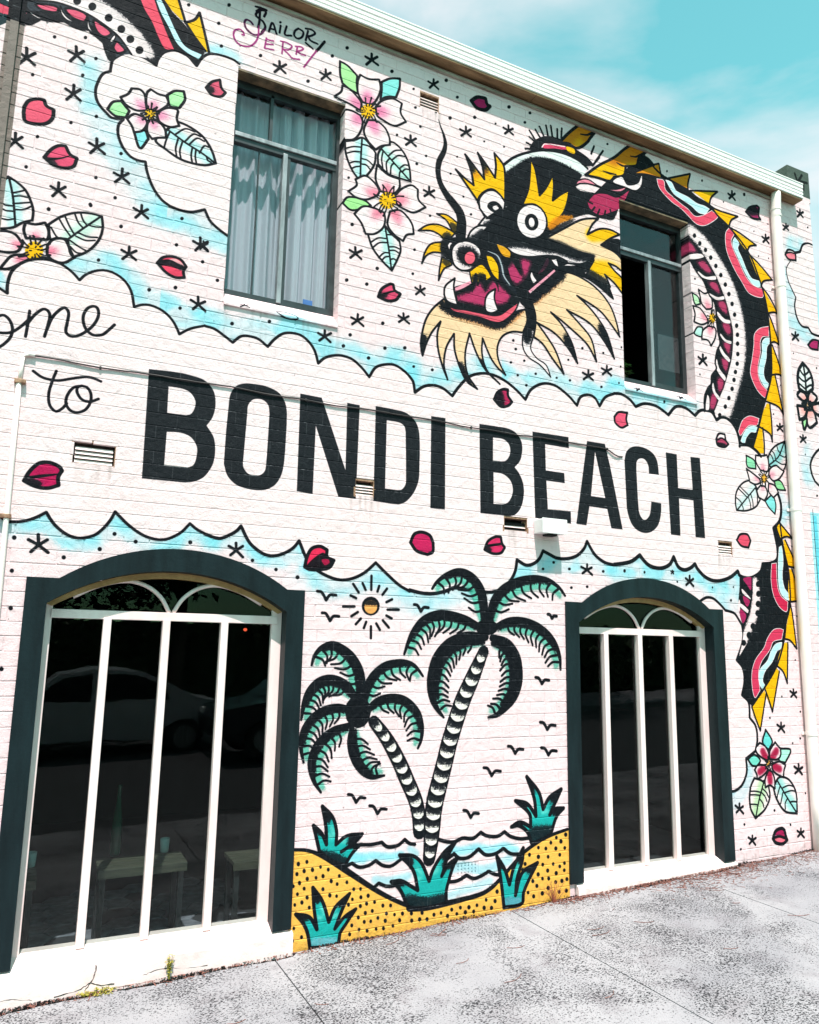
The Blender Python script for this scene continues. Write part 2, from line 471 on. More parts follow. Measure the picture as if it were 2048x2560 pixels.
# ---------------------------------------------------------- stars and dots
def star(f, x, y, s, sx=None):
    sx = s if sx is None else sx
    for ax, ay in ((2, -78), (-78, -45), (74, -36), (-62, 48), (74, 62)):
        j = [random.uniform(-6, 6) for _ in range(2)]
        stroke(L(f, '%f,%f %f,%f' % (x, y, x + (ax + j[0]) * sx, y + (ay + j[1]) * s)), [20 * (s + .25) / 1.1 + 3, 24 * (s + .25) / 1.1], K)
STARS = {
    (0, 0): '225,485,1.0 645,465,.9 617,790,.9 128,1190,.9 815,1240,.9 1025,1490,.85 490,1605,.85',
    (1, 0): '632,570,.72 1020,635,.62 1405,505,.72 1735,1190,.62', (2, 0): '200,710,.56 475,1115,.62 835,1100,.55 165,1625,.62', (3, 0): '990,1650,.5',
    (0, 1): '1190,65,.82 1085,415,.85 1690,340,.8 1670,840,.8', (1, 1): '1270,410,.7 1285,975,.68 1675,960,.62 1010,1110,.72 -10,345,.5',
    (2, 1): '90,725,.56 1505,1440,.6 1660,1400,.56', (3, 1): '1275,290,.5 745,1310,.6 1565,75,.46 1445,190,.4 1525,1110,.48',
    (0, 2): '325,1140,1.08', (1, 2): '265,1185,.85', (2, 2): '1495,1350,.62', (3, 2): '635,1450,.6 1395,155,.44 1590,250,.45 490,1370,.22',
    (3, 3): '1510,670,.5 1405,955,.55 1553,1310,.6 1055,1640,.58', (3, 4): '1162,180,.55 1570,120,.52'}
for f, s in STARS.items():
    for t in s.split():
        x, y, k = map(float, t.split(','))
        motif('painted_star'); star(f, x, y, k, k * (0.72 if f[0] == 3 else 0.95)); bare()
for f, x, y in (((1, 1), 335, 848), ((3, 1), 205, 1552), ((3, 1), 575, 1620)): star(f, x, y, .3, .55 if f[0] == 1 else .4)
lines((1, 1), 9, K, '600,900 680,895 760,930 780,965 700,960 640,935 600,900')
DOTS = {
    (0, 0): '180,288 460,310 720,315 808,492 275,628 697,633 92,812 812,980 598,1032 316,1150 1020,1293 27,1378 220,1405 808,1495 970,1665 760,1720 158,570,8 1590,40',
    (1, 0): '205,40 118,195 140,387 470,467 870,683 1075,470 1200,402 1577,600 1620,1135,10 1212,1495,10',
    (2, 0): '310,675 35,748,10 50,905,11 403,818,12 225,945,9 342,993 550,987 838,900 1015,950,12 972,1030,11 725,1040,8 92,1065,11 630,1190,8 797,1235,8 140,1313,10 402,1320,8 62,1378,12 347,1462,9 455,1655,9 1668,1212,9',
    (3, 0): '445,1440,9 740,1520,10 1095,1637 920,1700,7',
    (0, 1): '410,35,16 1020,182,15 765,5 1533,115 1487,337 830,465 1707,480 1478,697,15 1257,715,15 1517,870',
    (1, 1): '107,635 1242,165 1453,535 1196,633 1365,668 1500,997 1225,1095 1168,1188 1518,1207 1685,1205 1380,1290 230,1000,15 545,982',
    (2, 1): '173,92,10 518,80,10 43,378,11 28,580,11 35,1362,11 192,1390,12 875,1142,11 895,1215,11 967,1313,10 855,1327,10 1338,1305,9 1457,1207,10 1633,1247,9 912,1435,10 1063,1423,10 1240,1457,9 1352,1478,10 985,1520,11 1617,1533,10',
    (3, 1): '1063,147,5 1295,160,6 1177,222,6 1215,432,7 1300,450,6 680,622,9 1327,718,6 620,835,9 627,1137,9 722,1428,8 652,1560,8 500,920,8 60,1200,9 55,1362,9 40,1500,9 422,1658,12 1400,1520,6 1630,190,8 1510,1250,6 1705,1375,8',
    (0, 2): '120,1078,18 965,1047,16 1143,1112,16 1603,1118,16 840,1175,17 537,1245,17 100,1357,17 90,1672,18',
    (1, 2): '402,1270 600,1347 782,1413,16', (2, 2): '1348,1342,11 1632,1363,11 1364,1500,11 1497,1492,11 1125,1342,11 1215,1287,11',
    (3, 2): '87,1358 255,1370,11 532,1450,9 828,1498,8 1005,1495,8 983,1607,11 1475,860,7 1342,38,7 1497,1153,6 1610,378,7 1710,725,9',
    (0, 3): '12,460,18', (3, 3): '1412,692,8 1568,820,9 1312,872,9 1568,1045,9 1503,1085,8 1612,1507,8 1350,1652,11 1525,385,7 1540,15,7',
    (3, 4): '1097,45,11 1265,90,8 1485,48,10 1067,255,11'}
def dot(f, x, y, r, asp=1.0):
    a = np.arange(12) * 2 * math.pi / 12
    g = tl(*f)
    fill(Raw([g(x + r * asp * math.cos(k), y + r * math.sin(k)) for k in a], True), K)
for f, s in DOTS.items():
    for t in s.split():
        v = list(map(float, t.split(',')))
        dot(f, v[0], v[1], (v[2] if len(v) > 2 else 14) * 1.1, .72 if f[0] == 3 else 1)

# ---------------------------------------------------------- loose petals
def petal(f, out, col, w, dark=None, crease=None, top=None, label=None):
    motif('painted_petal', label); q = P(f, out); fill(q, col)
    if top: fill(P(f, top[0]), top[1])
    if dark: spray(L(f, dark[0]), dark[1], dark[2], K, .95, q, .6)
    if crease: stroke(L(f, crease[0]), crease[1], K)
    stroke(q, w, K); bare()
petal((0, 0), '205,900 240,850 310,833 372,842 / 390,890 452,925 / 445,990 400,1035 320,1045 215,1020 200,960', c8(240, 92, 118), 27)
petal((0, 0), '372,1325 430,1260 490,1228 552,1228 / 590,1300 648,1332 / 620,1400 540,1415 450,1390', c8(232, 82, 115), 25, ('390,1340 460,1385', 50, 40), ('400,1340 500,1335 600,1310', [30, 14, 8]))
petal((1, 0), '10,740 60,690 128,672 / 140,740 175,780 / 140,812 60,800', c8(230, 92, 120), 20, ('15,755 55,755', 60, 40))
petal((2, 0), '520,850 570,818 640,828 / 655,880 678,892 / 640,925 570,910', c8(178, 34, 96), 26)
petal((0, 1), '1325,490 1370,445 1440,435 1520,460 1568,520 / 1545,560 1553,612 / 1480,612 1400,570', c8(238, 72, 100), 22, ('1340,490 1420,490 1530,530', 46, 10), ('1335,480 1430,470 1540,530', 16), ('1400,470 1480,455 1560,520 1500,500', c8(250, 175, 180)))
petal((1, 1), '1462,775 1490,710 1560,668 1588,672 / 1600,720 1648,750 / 1610,800 1540,808', c8(228, 76, 112), 22, ('1480,770 1520,765', 46, 40), ('1480,765 1560,735 1610,725', [24, 12]))
petal((2, 1), '712,1640 740,1580 790,1553 828,1557 / 830,1610 863,1660 / 830,1692 770,1700', c8(190, 40, 86), 20, ('725,1640 770,1680 760,1590', 60, 40))
petal((3, 1), '1108,60 1140,22 1200,8 1220,22 / 1215,90 1232,122 / 1165,112', c8(176, 40, 98), 15, ('1140,50 1190,50', 60, 30))
petal((3, 1), '1440,420 1465,378 1520,400 1530,468 / 1470,458', c8(248, 130, 145), 14, None, ('1445,410 1480,400 1525,415', 10), ('1450,400 1480,380 1520,400 1480,400', W))
petal((3, 1), '1632,1180 1670,1138 1722,1145 / 1715,1222 / 1660,1212', c8(182, 40, 100), 14)
petal((3, 2), '0,60 35,22 110,26 / 100,80 113,130 / 60,152 8,110', c8(238, 88, 118), 15)
petal((3, 2), '857,250 880,203 930,208 / 940,260 962,290 / 930,316 870,300', c8(190, 66, 100), 14, ('870,290 930,300', 24, 20), ('862,262 900,240 940,262', 12), ('870,240 890,210 925,215 930,240', W))
petal((3, 2), '1032,1100 1060,1052 1120,1052 1148,1105 / 1130,1163 / 1070,1148', c8(240, 84, 110), 15)
petal((0, 2), '202,600 250,520 330,452 420,447 500,482 522,515 / 490,570 493,638 / 400,662 300,648', c8(190, 24, 84), 30, ('240,600 320,625', 60, 30), ('235,572 330,562 480,545', [24, 30, 14]))
petal((1, 2), '842,1325 862,1240 900,1172 970,1152 1030,1182 / 1030,1240 1088,1270 / 1050,1330 960,1348 880,1345', c8(232, 44, 84), 26, None, None, ('860,1310 990,1205 1040,1240 1090,1270 1050,1335 880,1350', c8(26, 18, 26)))
fill(P((1, 2), '985,1265 1040,1262 1050,1290 1010,1310'), c8(170, 24, 66))
petal((2, 2), '8,1120 40,1050 100,1032 170,1060 198,1120 / 195,1198 150,1220 / 60,1190', c8(206, 34, 92), 24)
petal((2, 2), '632,1180 660,1110 720,1072 768,1072 / 780,1130 802,1160 / 770,1207 700,1212', c8(222, 46, 98), 20, ('640,1185 670,1180', 46, 30), ('650,1150 710,1140 780,1130', [24, 18]))
petal((3, 4), '1337,165 1360,100 1410,77 1433,92 / 1450,160 1457,175 / 1420,208 1360,198', c8(170, 30, 84), 22, None, ('1340,160 1390,145 1450,165', 18), ('1345,175 1395,150 1450,170 1410,195', c8(248, 120, 140)))
# ---------------------------------------------------------- flowers
def leaf(f, out, col, mid=None, veins=(), w=18, vw=15, base=W):
    q = P(f, out); fill(q, base)
    if mid:
        spray(L(f, mid), 100 * (w / 18.0), 60, col, .62, q, .25)
        stroke(L(f, mid), vw, K)
        for v in veins: stroke(L(f, v), vw * .85, K)
    elif col is not None: fill(q, col)
    stroke(q, w, K)
def flower(f, c, petals, glow, gr, heart, hr, w=18, n=13, sl=1.0, sy=1.0, col_in=None):
    cx, cy = c
    for s in petals:
        q = P(f, s); fill(q, W)
        pts = np.array([f2 for f2 in q.px]); g = tl(*f) if isinstance(f, tuple) else f
        C = np.array(g(cx, cy)); M_ = pts.mean(0); E_ = C + (M_ - C) * .88
        spray(Raw([tuple(C), tuple(E_)], False), [gr * 1.4, gr * .45], gr * .7, glow, .85, q, .25)
        if col_in is not None:
            S_ = C + (M_ - C) * .55; T_ = C + (M_ - C) * 1.1
            spray(Raw([tuple(S_), tuple(T_)], False), gr * .8, gr * .35, col_in, .95, q, .2)
        stroke(q, w, K)
    a = np.arange(14) * 2 * math.pi / 14
    g = tl(*f) if isinstance(f, tuple) else f
    fill(Raw([g(cx + hr * math.cos(k) * sl, cy + hr * math.sin(k) * sy) for k in a], True), heart)
    for i in range(n):
        t = 2 * math.pi * i / n + random.uniform(-.12, .12)
        r0, r1 = hr * .75, hr * random.uniform(1.45, 1.95)
        bend = random.uniform(-.3, .3)
        p = [g(cx + r * math.cos(t + b) * sl, cy + r * math.sin(t + b) * sy) for r, b in ((r0, 0), ((r0 + r1) / 2, bend * .4), (r1, bend))]
        stroke(Raw(cr(p), False), [w * .75, w * .6, w * .95], K)
    for i in range(9):
        t = random.uniform(0, 6.28); r = hr * random.uniform(.2, .75)
        x, y = cx + r * math.cos(t) * sl, cy + r * math.sin(t) * sy
        stroke(Raw([g(x, y), g(x + 14 * math.cos(t), y + 14 * math.sin(t))], False), w * .45, K)

F = (0, 0)
motif('painted_flower', 'pink painted flower on the cloud left of the upper window')
leaf(F, '905,920 950,860 1020,850 / 1060,900 1090,935 / 1060,990 / 970,975', c8(180, 234, 172), None, (), 20)
leaf(F, '1410,800 1470,767 1548,770 / 1558,840 1510,910 / 1430,890', c8(180, 234, 172), None, (), 20)
leaf(F, '1130,1115 1220,1100 1250,1170 / 1180,1250', c8(150, 226, 232), None, (), 20)
leaf(F, '1410,1090 1480,1030 1560,1050 1660,1110 1725,1170 1785,1270 1818,1375 / 1725,1392 1600,1370 1500,1330 1400,1260 1310,1180', c8(150, 228, 232), '1410,1090 1560,1200 1700,1290 1815,1375',
     ('1480,1130 1560,1085 1640,1110', '1560,1190 1630,1130 1690,1150', '1590,1220 1660,1165 1720,1190', '1680,1290 1720,1230 1760,1240', '1380,1250 1400,1180 1430,1110', '1490,1330 1480,1250 1500,1170', '1525,1345 1515,1270 1535,1200', '1620,1375 1610,1310 1620,1245', '1655,1380 1645,1320 1650,1265', '1780,1370 1750,1350 1740,1320'), 20, 16)
flower(F, (1265, 958), ['1240,930 1150,930 1060,880 1015,820 / 1080,790 1110,745 / 1180,755 1220,800 1230,880', '1240,930 1230,850 1240,780 1270,752 / 1330,790 1400,810 / 1420,870 1380,910 1320,940',
    '1320,950 1400,910 1490,920 1500,940 / 1490,1000 1510,1060 / 1430,1070 1340,1020', '1260,1000 1340,1030 1390,1090 1400,1160 / 1340,1160 1280,1170 / 1240,1110 1240,1050', '1220,990 1130,960 1070,1000 / 1110,1060 1130,1115 / 1200,1100 1240,1040'],
    c8(240, 128, 170), 100, GOLD, 46, 19)
F = (1, 0)
motif('painted_flower', 'pink painted flower at the top right corner of the left upper window')
leaf(F, '1140,515 1200,550 1250,600 1285,640 / 1280,700 1290,790 / 1220,750 1160,700 / 1140,620', c8(178, 232, 160), None, (), 17)
leaf(F, '1490,690 1560,662 1645,662 / 1640,740 1610,820 / 1540,815 1480,840 / 1490,760', c8(140, 226, 222), None, (), 17)
leaf(F, '1180,1190 1260,1180 1330,1160 1400,1230 1440,1290 / 1430,1380 1380,1460 1310,1528 / 1240,1430 1190,1300', c8(150, 232, 232), '1325,1160 1315,1330 1310,1525',
     ('1185,1250 1250,1235 1318,1240', '1195,1290 1260,1275 1315,1280', '1215,1375 1265,1360 1312,1365', '1235,1420 1270,1405 1312,1400', '1322,1215 1380,1230 1410,1255', '1318,1335 1370,1350 1415,1390', '1316,1380 1360,1390 1395,1430'), 16, 14)
leaf(F, '1490,1240 1570,1195 1640,1240 1700,1330 1725,1420 1735,1530 / 1640,1500 1540,1460 1460,1380 / 1460,1300', c8(150, 232, 214), '1490,1255 1610,1390 1730,1525',
     ('1550,1310 1600,1270 1660,1265', '1580,1345 1630,1310 1690,1320', '1640,1420 1680,1390 1720,1395', '1660,1450 1690,1425 1725,1430', '1500,1420 1490,1340 1500,1280', '1535,1450 1530,1370 1560,1330', '1565,1465 1570,1400 1590,1375', '1640,1500 1640,1460 1650,1440'), 16, 14)
flower(F, (1375, 938), ['1330,860 1290,780 1290,680 1310,630 / 1380,665 1470,670 / 1480,760 1440,850 1400,880', '1440,900 1490,850 1580,830 1660,870 / 1650,950 1695,1025 / 1600,1060 1500,1010 1450,970',
    '1370,1010 1450,1020 1520,1080 1555,1160 1560,1220 / 1490,1230 1440,1260 / 1370,1180 1340,1100', '1310,970 1230,930 1170,930 1150,1030 1150,1110 / 1180,1180 / 1260,1170 1310,1110 1330,1030', '1310,930 1230,880 1150,840 1095,810 / 1150,770 1160,720 / 1220,750 1280,810 1320,870'],
    c8(240, 108, 160), 120, GOLD, 62, 16)
motif('painted_flower', 'pink painted flower below the one at the window corner')
leaf(F, '1160,1710 1200,1662 1270,1662 / 1350,1690 1400,1730 / 1310,1762 1230,1768', c8(170, 230, 150), None, (), 16)
leaf(F, '1375,1975 1440,1960 1520,1900 / 1560,1960 1640,2030 / 1650,2110 1620,2190 1575,2278 / 1480,2180 1410,2080', c8(150, 232, 226), '1520,1915 1550,2100 1573,2275',
     ('1400,2040 1460,2005 1530,2010', '1415,2085 1470,2045 1538,2045', '1465,2170 1510,2130 1552,2130', '1490,2195 1520,2165 1560,2160', '1540,1975 1590,1985 1630,2030', '1552,2080 1600,2080 1645,2100', '1556,2110 1600,2110 1638,2135', '1566,2185 1590,2180 1615,2195'), 16, 14)
flower(F, (1540, 1688), ['1480,1610 1440,1510 1450,1390 / 1540,1470 1640,1510 / 1640,1580 1590,1630', '1450,1650 1360,1680 1270,1660 1210,1610 / 1280,1560 1270,1510 / 1350,1480 1430,1540 1470,1610',
    '1600,1650 1660,1590 1740,1560 1795,1595 / 1800,1680 1860,1745 / 1760,1790 1680,1760 1620,1720', '1560,1780 1640,1770 1710,1830 1750,1900 1760,1970 / 1700,1980 1670,2030 / 1590,1970 1540,1890', '1510,1790 1420,1750 1330,1740 1260,1800 / 1320,1880 1355,1970 / 1430,1970 1500,1920 1520,1850'],
    c8(244, 112, 140), 115, GOLD, 72, 16, 15)
F = (0, 1)
motif('painted_flower', 'pink painted flower at the far left with two large veined leaves')
leaf(F, '-60,-150 30,-205 70,-238 / 150,-185 220,-115 270,0 280,60 272,130 / 190,150 110,190 0,200 -80,190', c8(160, 230, 232), '75,-235 110,-60 130,180',
     ('-20,-50 40,0 105,10', '-20,0 40,45 112,55', '-10,110 60,125 118,120', '100,-100 160,-110 200,-120', '105,-70 170,-75 235,-60', '110,-10 190,-15 255,-20', '118,40 200,40 270,10'), 20, 17)
leaf(F, '410,165 520,98 640,67 760,72 858,97 / 865,200 830,300 740,390 620,440 / 580,350 570,290 / 480,280 425,290', c8(180, 236, 214), '580,285 700,200 848,100',
     ('430,190 470,260 500,285', '500,120 540,190 590,260', '550,100 580,170 620,240', '630,75 660,150 700,195', '680,72 700,130 730,170', '590,300 660,350 720,385', '660,235 740,270 820,275', '640,265 720,300 800,300', '740,170 800,185 850,190', '590,350 640,400 690,410'), 20, 16)
flower(F, (288, 385), ['220,280 200,210 215,150 / 300,165 380,150 / 410,220 400,290 350,290', '190,330 130,250 50,222 -60,220 / -60,380 / 60,400 150,390', '400,340 450,290 540,290 575,340 600,420 630,440 / 540,488 450,470 400,420', '200,420 100,430 30,500 0,540 / 60,540 100,530 / 180,490 250,450', '300,470 280,450 320,440 400,450 500,490 / 400,500 340,500'],
    c8(240, 96, 130), 100, GOLD, 78, 22, 13)
bare()
fill(Raw([tl(0, 1)(*p) for p in ((62, 740), (65, 660), (100, 562), (180, 494), (280, 462), (400, 464), (500, 494), (500, 700), (300, 800))], True), W)
stroke(L(F, '60,745 65,660 100,560 180,492 280,460 400,462 500,492'), 24, K)
F = (3, 1)
motif('painted_flower', 'pink painted flower right of the right upper window')
leaf(F, '655,740 705,775 725,835 / 682,840', c8(196, 236, 190), None, (), 11)
leaf(F, '670,1080 700,1030 742,1032 / 737,1108 690,1098', c8(196, 240, 226), None, (), 11)
flower(F, (825, 955), ['775,880 735,830 722,770 710,712 / 760,747 800,732 / 822,800 822,870', '760,920 720,870 662,850 / 680,920 672,985 / 740,1008 790,980', '790,1020 745,1060 737,1130 / 790,1142 815,1188 / 850,1120 850,1040'], c8(244, 128, 150), 70, GOLD, 34, 12, 12, .8, 1.3)
F = (3, 2)
motif('painted_flower', 'pink painted flower right of the lettering with two veined leaves')
leaf(F, '1110,385 1180,430 1192,500 / 1122,482', c8(150, 226, 180), None, (), 11)
leaf(F, '1345,592 1400,602 1443,680 / 1372,668', c8(150, 222, 160), None, (), 11)
leaf(F, '1270,770 1330,722 1360,800 1353,880 / 1300,822', c8(140, 228, 226), None, (), 11)
leaf(F, '1300,470 1300,390 1350,312 1435,267 / 1450,380 1440,480 1390,572 / 1340,500', c8(70, 196, 196), '1300,470 1380,400 1433,270', ('1320,340 1345,370 1360,420', '1308,370 1330,400 1340,435', '1370,310 1380,345 1400,370', '1360,430 1410,460 1440,460', '1390,380 1430,400 1450,395', '1345,470 1380,510 1410,530'), 12, 10)
leaf(F, '1195,650 1140,600 1080,620 1030,690 1020,780 1030,848 / 1110,852 1190,820 1228,760 / 1210,700', c8(190, 236, 236), '1195,650 1120,740 1035,845', ('1060,650 1100,690 1130,720', '1050,670 1085,705 1115,735', '1025,740 1060,770 1075,795', '1150,715 1165,770 1170,825', '1130,740 1145,790 1150,835', '1075,800 1085,830 1085,850', '1190,665 1205,730 1205,790'), 12, 10)
flower(F, (1262, 580), ['1230,510 1192,440 1190,385 / 1240,390 1285,382 / 1300,450 1290,520', '1300,560 1310,500 1360,470 1400,500 1430,520 / 1390,580 1340,600', '1220,580 1170,540 1112,497 / 1130,560 1142,610 / 1190,630 1230,612', '1230,640 1202,680 1217,740 / 1265,768 / 1290,710 1270,650', '1300,620 1350,640 1383,700 / 1340,742 / 1300,690'], c8(244, 150, 172), 56, c8(252, 180, 60), 34, 12, 13, .8, 1.15)
F = (3, 3)
motif('painted_flower', 'dark red painted flower low on the right with two striped leaves')
leaf(F, '1275,972 1330,1070 1300,1142 / 1250,1082', c8(110, 220, 212), None, (), 14)
leaf(F, '1400,1130 1485,1142 1440,1250 / 1388,1230', c8(180, 240, 216), None, (), 14)
leaf(F, '1125,1220 1178,1182 1230,1230 1200,1280 / 1160,1272', c8(120, 220, 200), None, (), 14)
leaf(F, '1180,1380 1240,1400 1300,1450 / 1310,1540 1270,1640 1190,1718 / 1150,1640 1140,1540 1150,1450', c8(150, 222, 140), '1262,1400 1220,1560 1190,1715', ('1150,1490 1190,1490 1238,1500', '1150,1520 1190,1520 1230,1525', '1150,1600 1180,1600 1212,1605', '1250,1470 1280,1500 1300,1540', '1240,1500 1270,1535 1285,1575', '1225,1555 1250,1590 1260,1625'), 15, 12)
leaf(F, '1340,1460 1390,1372 1470,1392 1530,1500 1540,1678 / 1440,1660 1370,1560', c8(100, 216, 206), '1372,1400 1460,1550 1538,1675', ('1420,1460 1470,1440 1510,1450', '1440,1500 1490,1485 1525,1490', '1480,1580 1510,1575 1538,1580', '1370,1550 1380,1500 1395,1450', '1400,1600 1410,1550 1420,1500', '1440,1640 1440,1590 1455,1555'), 15, 12)
flower(F, (1300, 1258), ['1280,1230 1210,1180 1190,1130 1225,1082 / 1270,1110 1300,1170 1300,1220', '1310,1220 1310,1150 1355,1077 / 1380,1110 1400,1130 / 1400,1190 1370,1222', '1330,1260 1390,1240 1443,1270 / 1430,1310 1425,1373 / 1360,1340 1330,1300', '1300,1310 1330,1330 1350,1390 1353,1468 / 1310,1440 1272,1458 / 1270,1390', '1270,1270 1210,1270 1182,1310 / 1200,1350 1205,1388 / 1250,1360 1290,1310'], c8(232, 96, 130), 60, c8(250, 176, 70), 26, 14, 11, .8, 1.15, c8(172, 22, 62))
F = zz(1848, 780, 5.39)
motif('painted_flower', 'small pink painted flower right of the downpipe under a single leaf')
leaf(F, '860,685 805,780 790,900 808,1030 / 910,1090 992,1040 / 990,930 950,800', c8(236, 244, 240), '862,690 890,880 905,1090', ('815,770 850,830 880,860', '800,870 850,920 890,940', '805,960 850,1000 895,1040', '885,850 920,820 940,800', '895,940 940,900 970,880', '905,1020 950,990 985,985'), 22, 16)
flower(F, (920, 1255), ['860,1200 785,1120 820,1060 / 880,1090 915,1150 / 910,1200', '930,1200 930,1130 960,1060 / 1050,1150 1020,1220 / 980,1230', '980,1250 1078,1225 / 1100,1330 1078,1400 / 1000,1330', '920,1320 1000,1330 1050,1490 / 960,1560 920,1520 / 905,1400', '870,1270 785,1260 / 800,1360 815,1450 / 880,1420 910,1330'], c8(248, 150, 140), 120, c8(252, 190, 140), 38, 20, 11)
leaf(F, '850,1460 910,1430 910,1520 / 878,1590', c8(170, 230, 160), None, (), 18)
bare()

# ---------------------------------------------------------- lettering
LETTERS = [
    ('B', (0, 1), ['1255,1383 / 1500,1412 1620,1440 1725,1480 1800,1570 1815,1690 1790,1790 1740,1860 / 1800,1960 1812,2080 1790,2190 1720,2290 1640,2330 1560,2340 / 1195,2305'],
     ['1420,1530 / 1530,1548 1600,1580 1645,1650 1640,1710 1610,1760 1570,1772 / 1408,1752', '1405,1912 / 1520,1920 1610,1960 1658,2040 1655,2120 1630,2190 1580,2215 / 1382,2195']),
    ('O', (1, 1), ['200,1700 215,1600 260,1530 330,1505 420,1510 520,1530 620,1580 670,1650 690,1730 690,1850 / 672,2130 650,2260 600,2350 530,2395 450,2405 350,2390 260,2355 190,2280 160,2180 / 180,1900'],
     ['358,1760 365,1690 400,1645 450,1635 500,1650 535,1690 545,1760 / 515,2200 500,2250 460,2278 410,2280 360,2260 325,2210 322,2170 /']),
    ('N', (1, 1), ['805,1590 / 985,1625 / 1185,2235 / 1200,1668 / 1305,1688 / 1272,2478 / 1125,2460 / 935,1860 / 908,2437 / 775,2412'], []),
    ('D', (1, 2), ['1440,-30 / 1600,0 1700,30 1780,110 1808,220 1808,480 1800,600 1760,700 1700,770 1640,798 1580,795 / 1420,770'],
     ['1533,90 / 1640,110 1680,140 1692,190 / 1695,560 1690,630 1660,672 1620,678 / 1518,665']),
    ('I', (2, 2), ['182,55 / 302,72 / 298,842 / 175,830'], []),
    ('B', (2, 2), ['588,120 / 720,140 830,160 900,200 945,280 945,380 925,440 885,485 / 930,550 960,640 960,740 935,830 890,885 840,897 790,892 / 597,872'],
     ['703,235 / 790,250 835,290 848,340 840,390 810,430 770,438 / 702,432', '707,528 / 790,545 850,600 870,670 860,730 830,780 790,798 / 708,793']),
    ('E', (2, 2), ['1035,185 / 1338,232 / 1342,325 / 1142,292 / 1148,512 / 1302,535 / 1308,620 / 1152,598 / 1165,840 / 1358,858 / 1360,962 / 1252,945 / 1058,912'], []),
    ('A', (2, 2), ['1495,265 / 1645,290 / 1690,480 / 1795,1010 / 1700,1000 / 1665,838 / 1515,815 / 1490,975 / 1405,962'], ['1562,355 / 1648,745 / 1528,728']),
    ('C', (3, 2), ['85,430 100,360 140,318 200,310 270,330 330,375 362,440 375,548 / 292,540 / 285,470 255,420 215,412 190,435 185,500 / 205,840 220,895 250,930 275,920 300,880 312,775 / 395,790 / 392,880 370,970 320,1025 260,1040 200,1020 150,970 118,890 105,830 /'], []),
    ('H', (3, 2), ['433,360 / 525,377 / 538,660 / 660,675 / 640,398 / 720,408 / 765,1083 / 685,1075 / 665,765 / 545,748 / 557,1063 / 477,1053'], []),
]
def punch(base, holes, col):
    r = coverage([base.t]); m, r0, c0 = r
    for h in holes:
        q = coverage([h.t]); hm, hr, hc = q
        v = m[hr - r0:hr - r0 + hm.shape[0], hc - c0:hc - c0 + hm.shape[1]]
        v *= 1 - hm[:v.shape[0], :v.shape[1]]
    comp(m, r0, c0, col)
for ch, f, out, holes in LETTERS:
    motif('painted_letter', 'black painted letter ' + ch)
    punch(P(f, out[0].rstrip(' /') + ' /'), [P(f, h.rstrip(' /') + ' /') for h in holes], LET)
bare()
motif('painted_word', 'black script word ending in ome, cut by the left edge')
lines((0, 1), 23, K, '-60,1010 -30,950 30,930 80,970 105,1040 95,1100 60,1150 -10,1200 -60,1200', '-80,1060 0,1078 90,1075 170,1030 260,950 /',
      '250,895 235,1000 215,1110', '225,1010 290,930 360,880 400,890 420,930 405,1010 375,1110', '395,1050 440,950 510,880 550,868 578,910 565,1000 555,1070 590,1105 650,1105 720,1070 790,1010 830,930 820,870 780,855 730,880 700,950 720,1040 780,1095 860,1095 910,1060 965,1010')
motif('painted_word', 'black script word to below the larger script')
lines((0, 1), 22, K, '280,1400 350,1450 420,1472 500,1480 600,1465 720,1450 790,1462 850,1488', '475,1400 435,1500 410,1600 420,1690 470,1740 525,1715 562,1672')
lines((0, 1), 22, K, '690,1525 620,1540 570,1600 555,1670 590,1730 650,1750 720,1725 762,1660 765,1590 735,1540 690,1525 / 655,1535 650,1580 690,1640 760,1658 830,1635')
F = (1, 0)
PUR = c8(164, 50, 120)
motif('painted_word', 'black hand lettered upper word of the signature under the eave')
lines(F, 17, c8(30, 14, 30), '430,55 475,65', '435,95 480,72 520,85', '500,140 515,100 480,85 445,100 430,125 450,150 490,180 510,230 480,270', '465,90 460,180 450,230')
lines(F, 15, c8(90, 24, 70), '405,205 385,180 350,165 335,190 350,240 400,285 440,295 480,280 510,240')
lines(F, 15, c8(30, 14, 30), '540,265 570,190 605,285', '550,240 595,250', '640,215 630,275', '635,190 640,185', '690,220 675,290 730,300', '790,240 760,260 755,300 785,325 820,310 830,270 790,240', '870,260 850,340', '850,240 900,250 930,280 900,300 870,305 / 890,340 950,370', '850,360 880,385 910,410')
lines(F, 19, c8(24, 14, 24), '1010,350 960,410 940,430')
motif('painted_letter', 'purple painted letter J that curls up into the word above'); lines(F, 13, PUR, '455,220 450,300 430,350 390,385 340,390 280,365 245,310 250,260 290,245 325,270 330,295 315,292')
motif('painted_letter', 'purple painted letter E of the signature'); lines(F, 12, PUR, '520,320 505,400', '515,330 580,345', '510,370 575,375', '505,405 580,420')
motif('painted_letter', 'larger purple painted letter R with a long leg'); lines(F, 12, PUR, '660,350 650,450', '640,345 690,360 735,390 700,420 655,410 / 700,450 740,490 800,500')
motif('painted_letter', 'smaller purple painted letter R'); lines(F, 12, PUR, '780,395 770,455', '765,390 810,395 830,410 810,425 780,430 / 810,455 850,465')
motif('painted_letter', 'purple tail of the letter Y crossing below the signature'); lines(F, 12, PUR, '940,430 900,480 835,565')
bare()
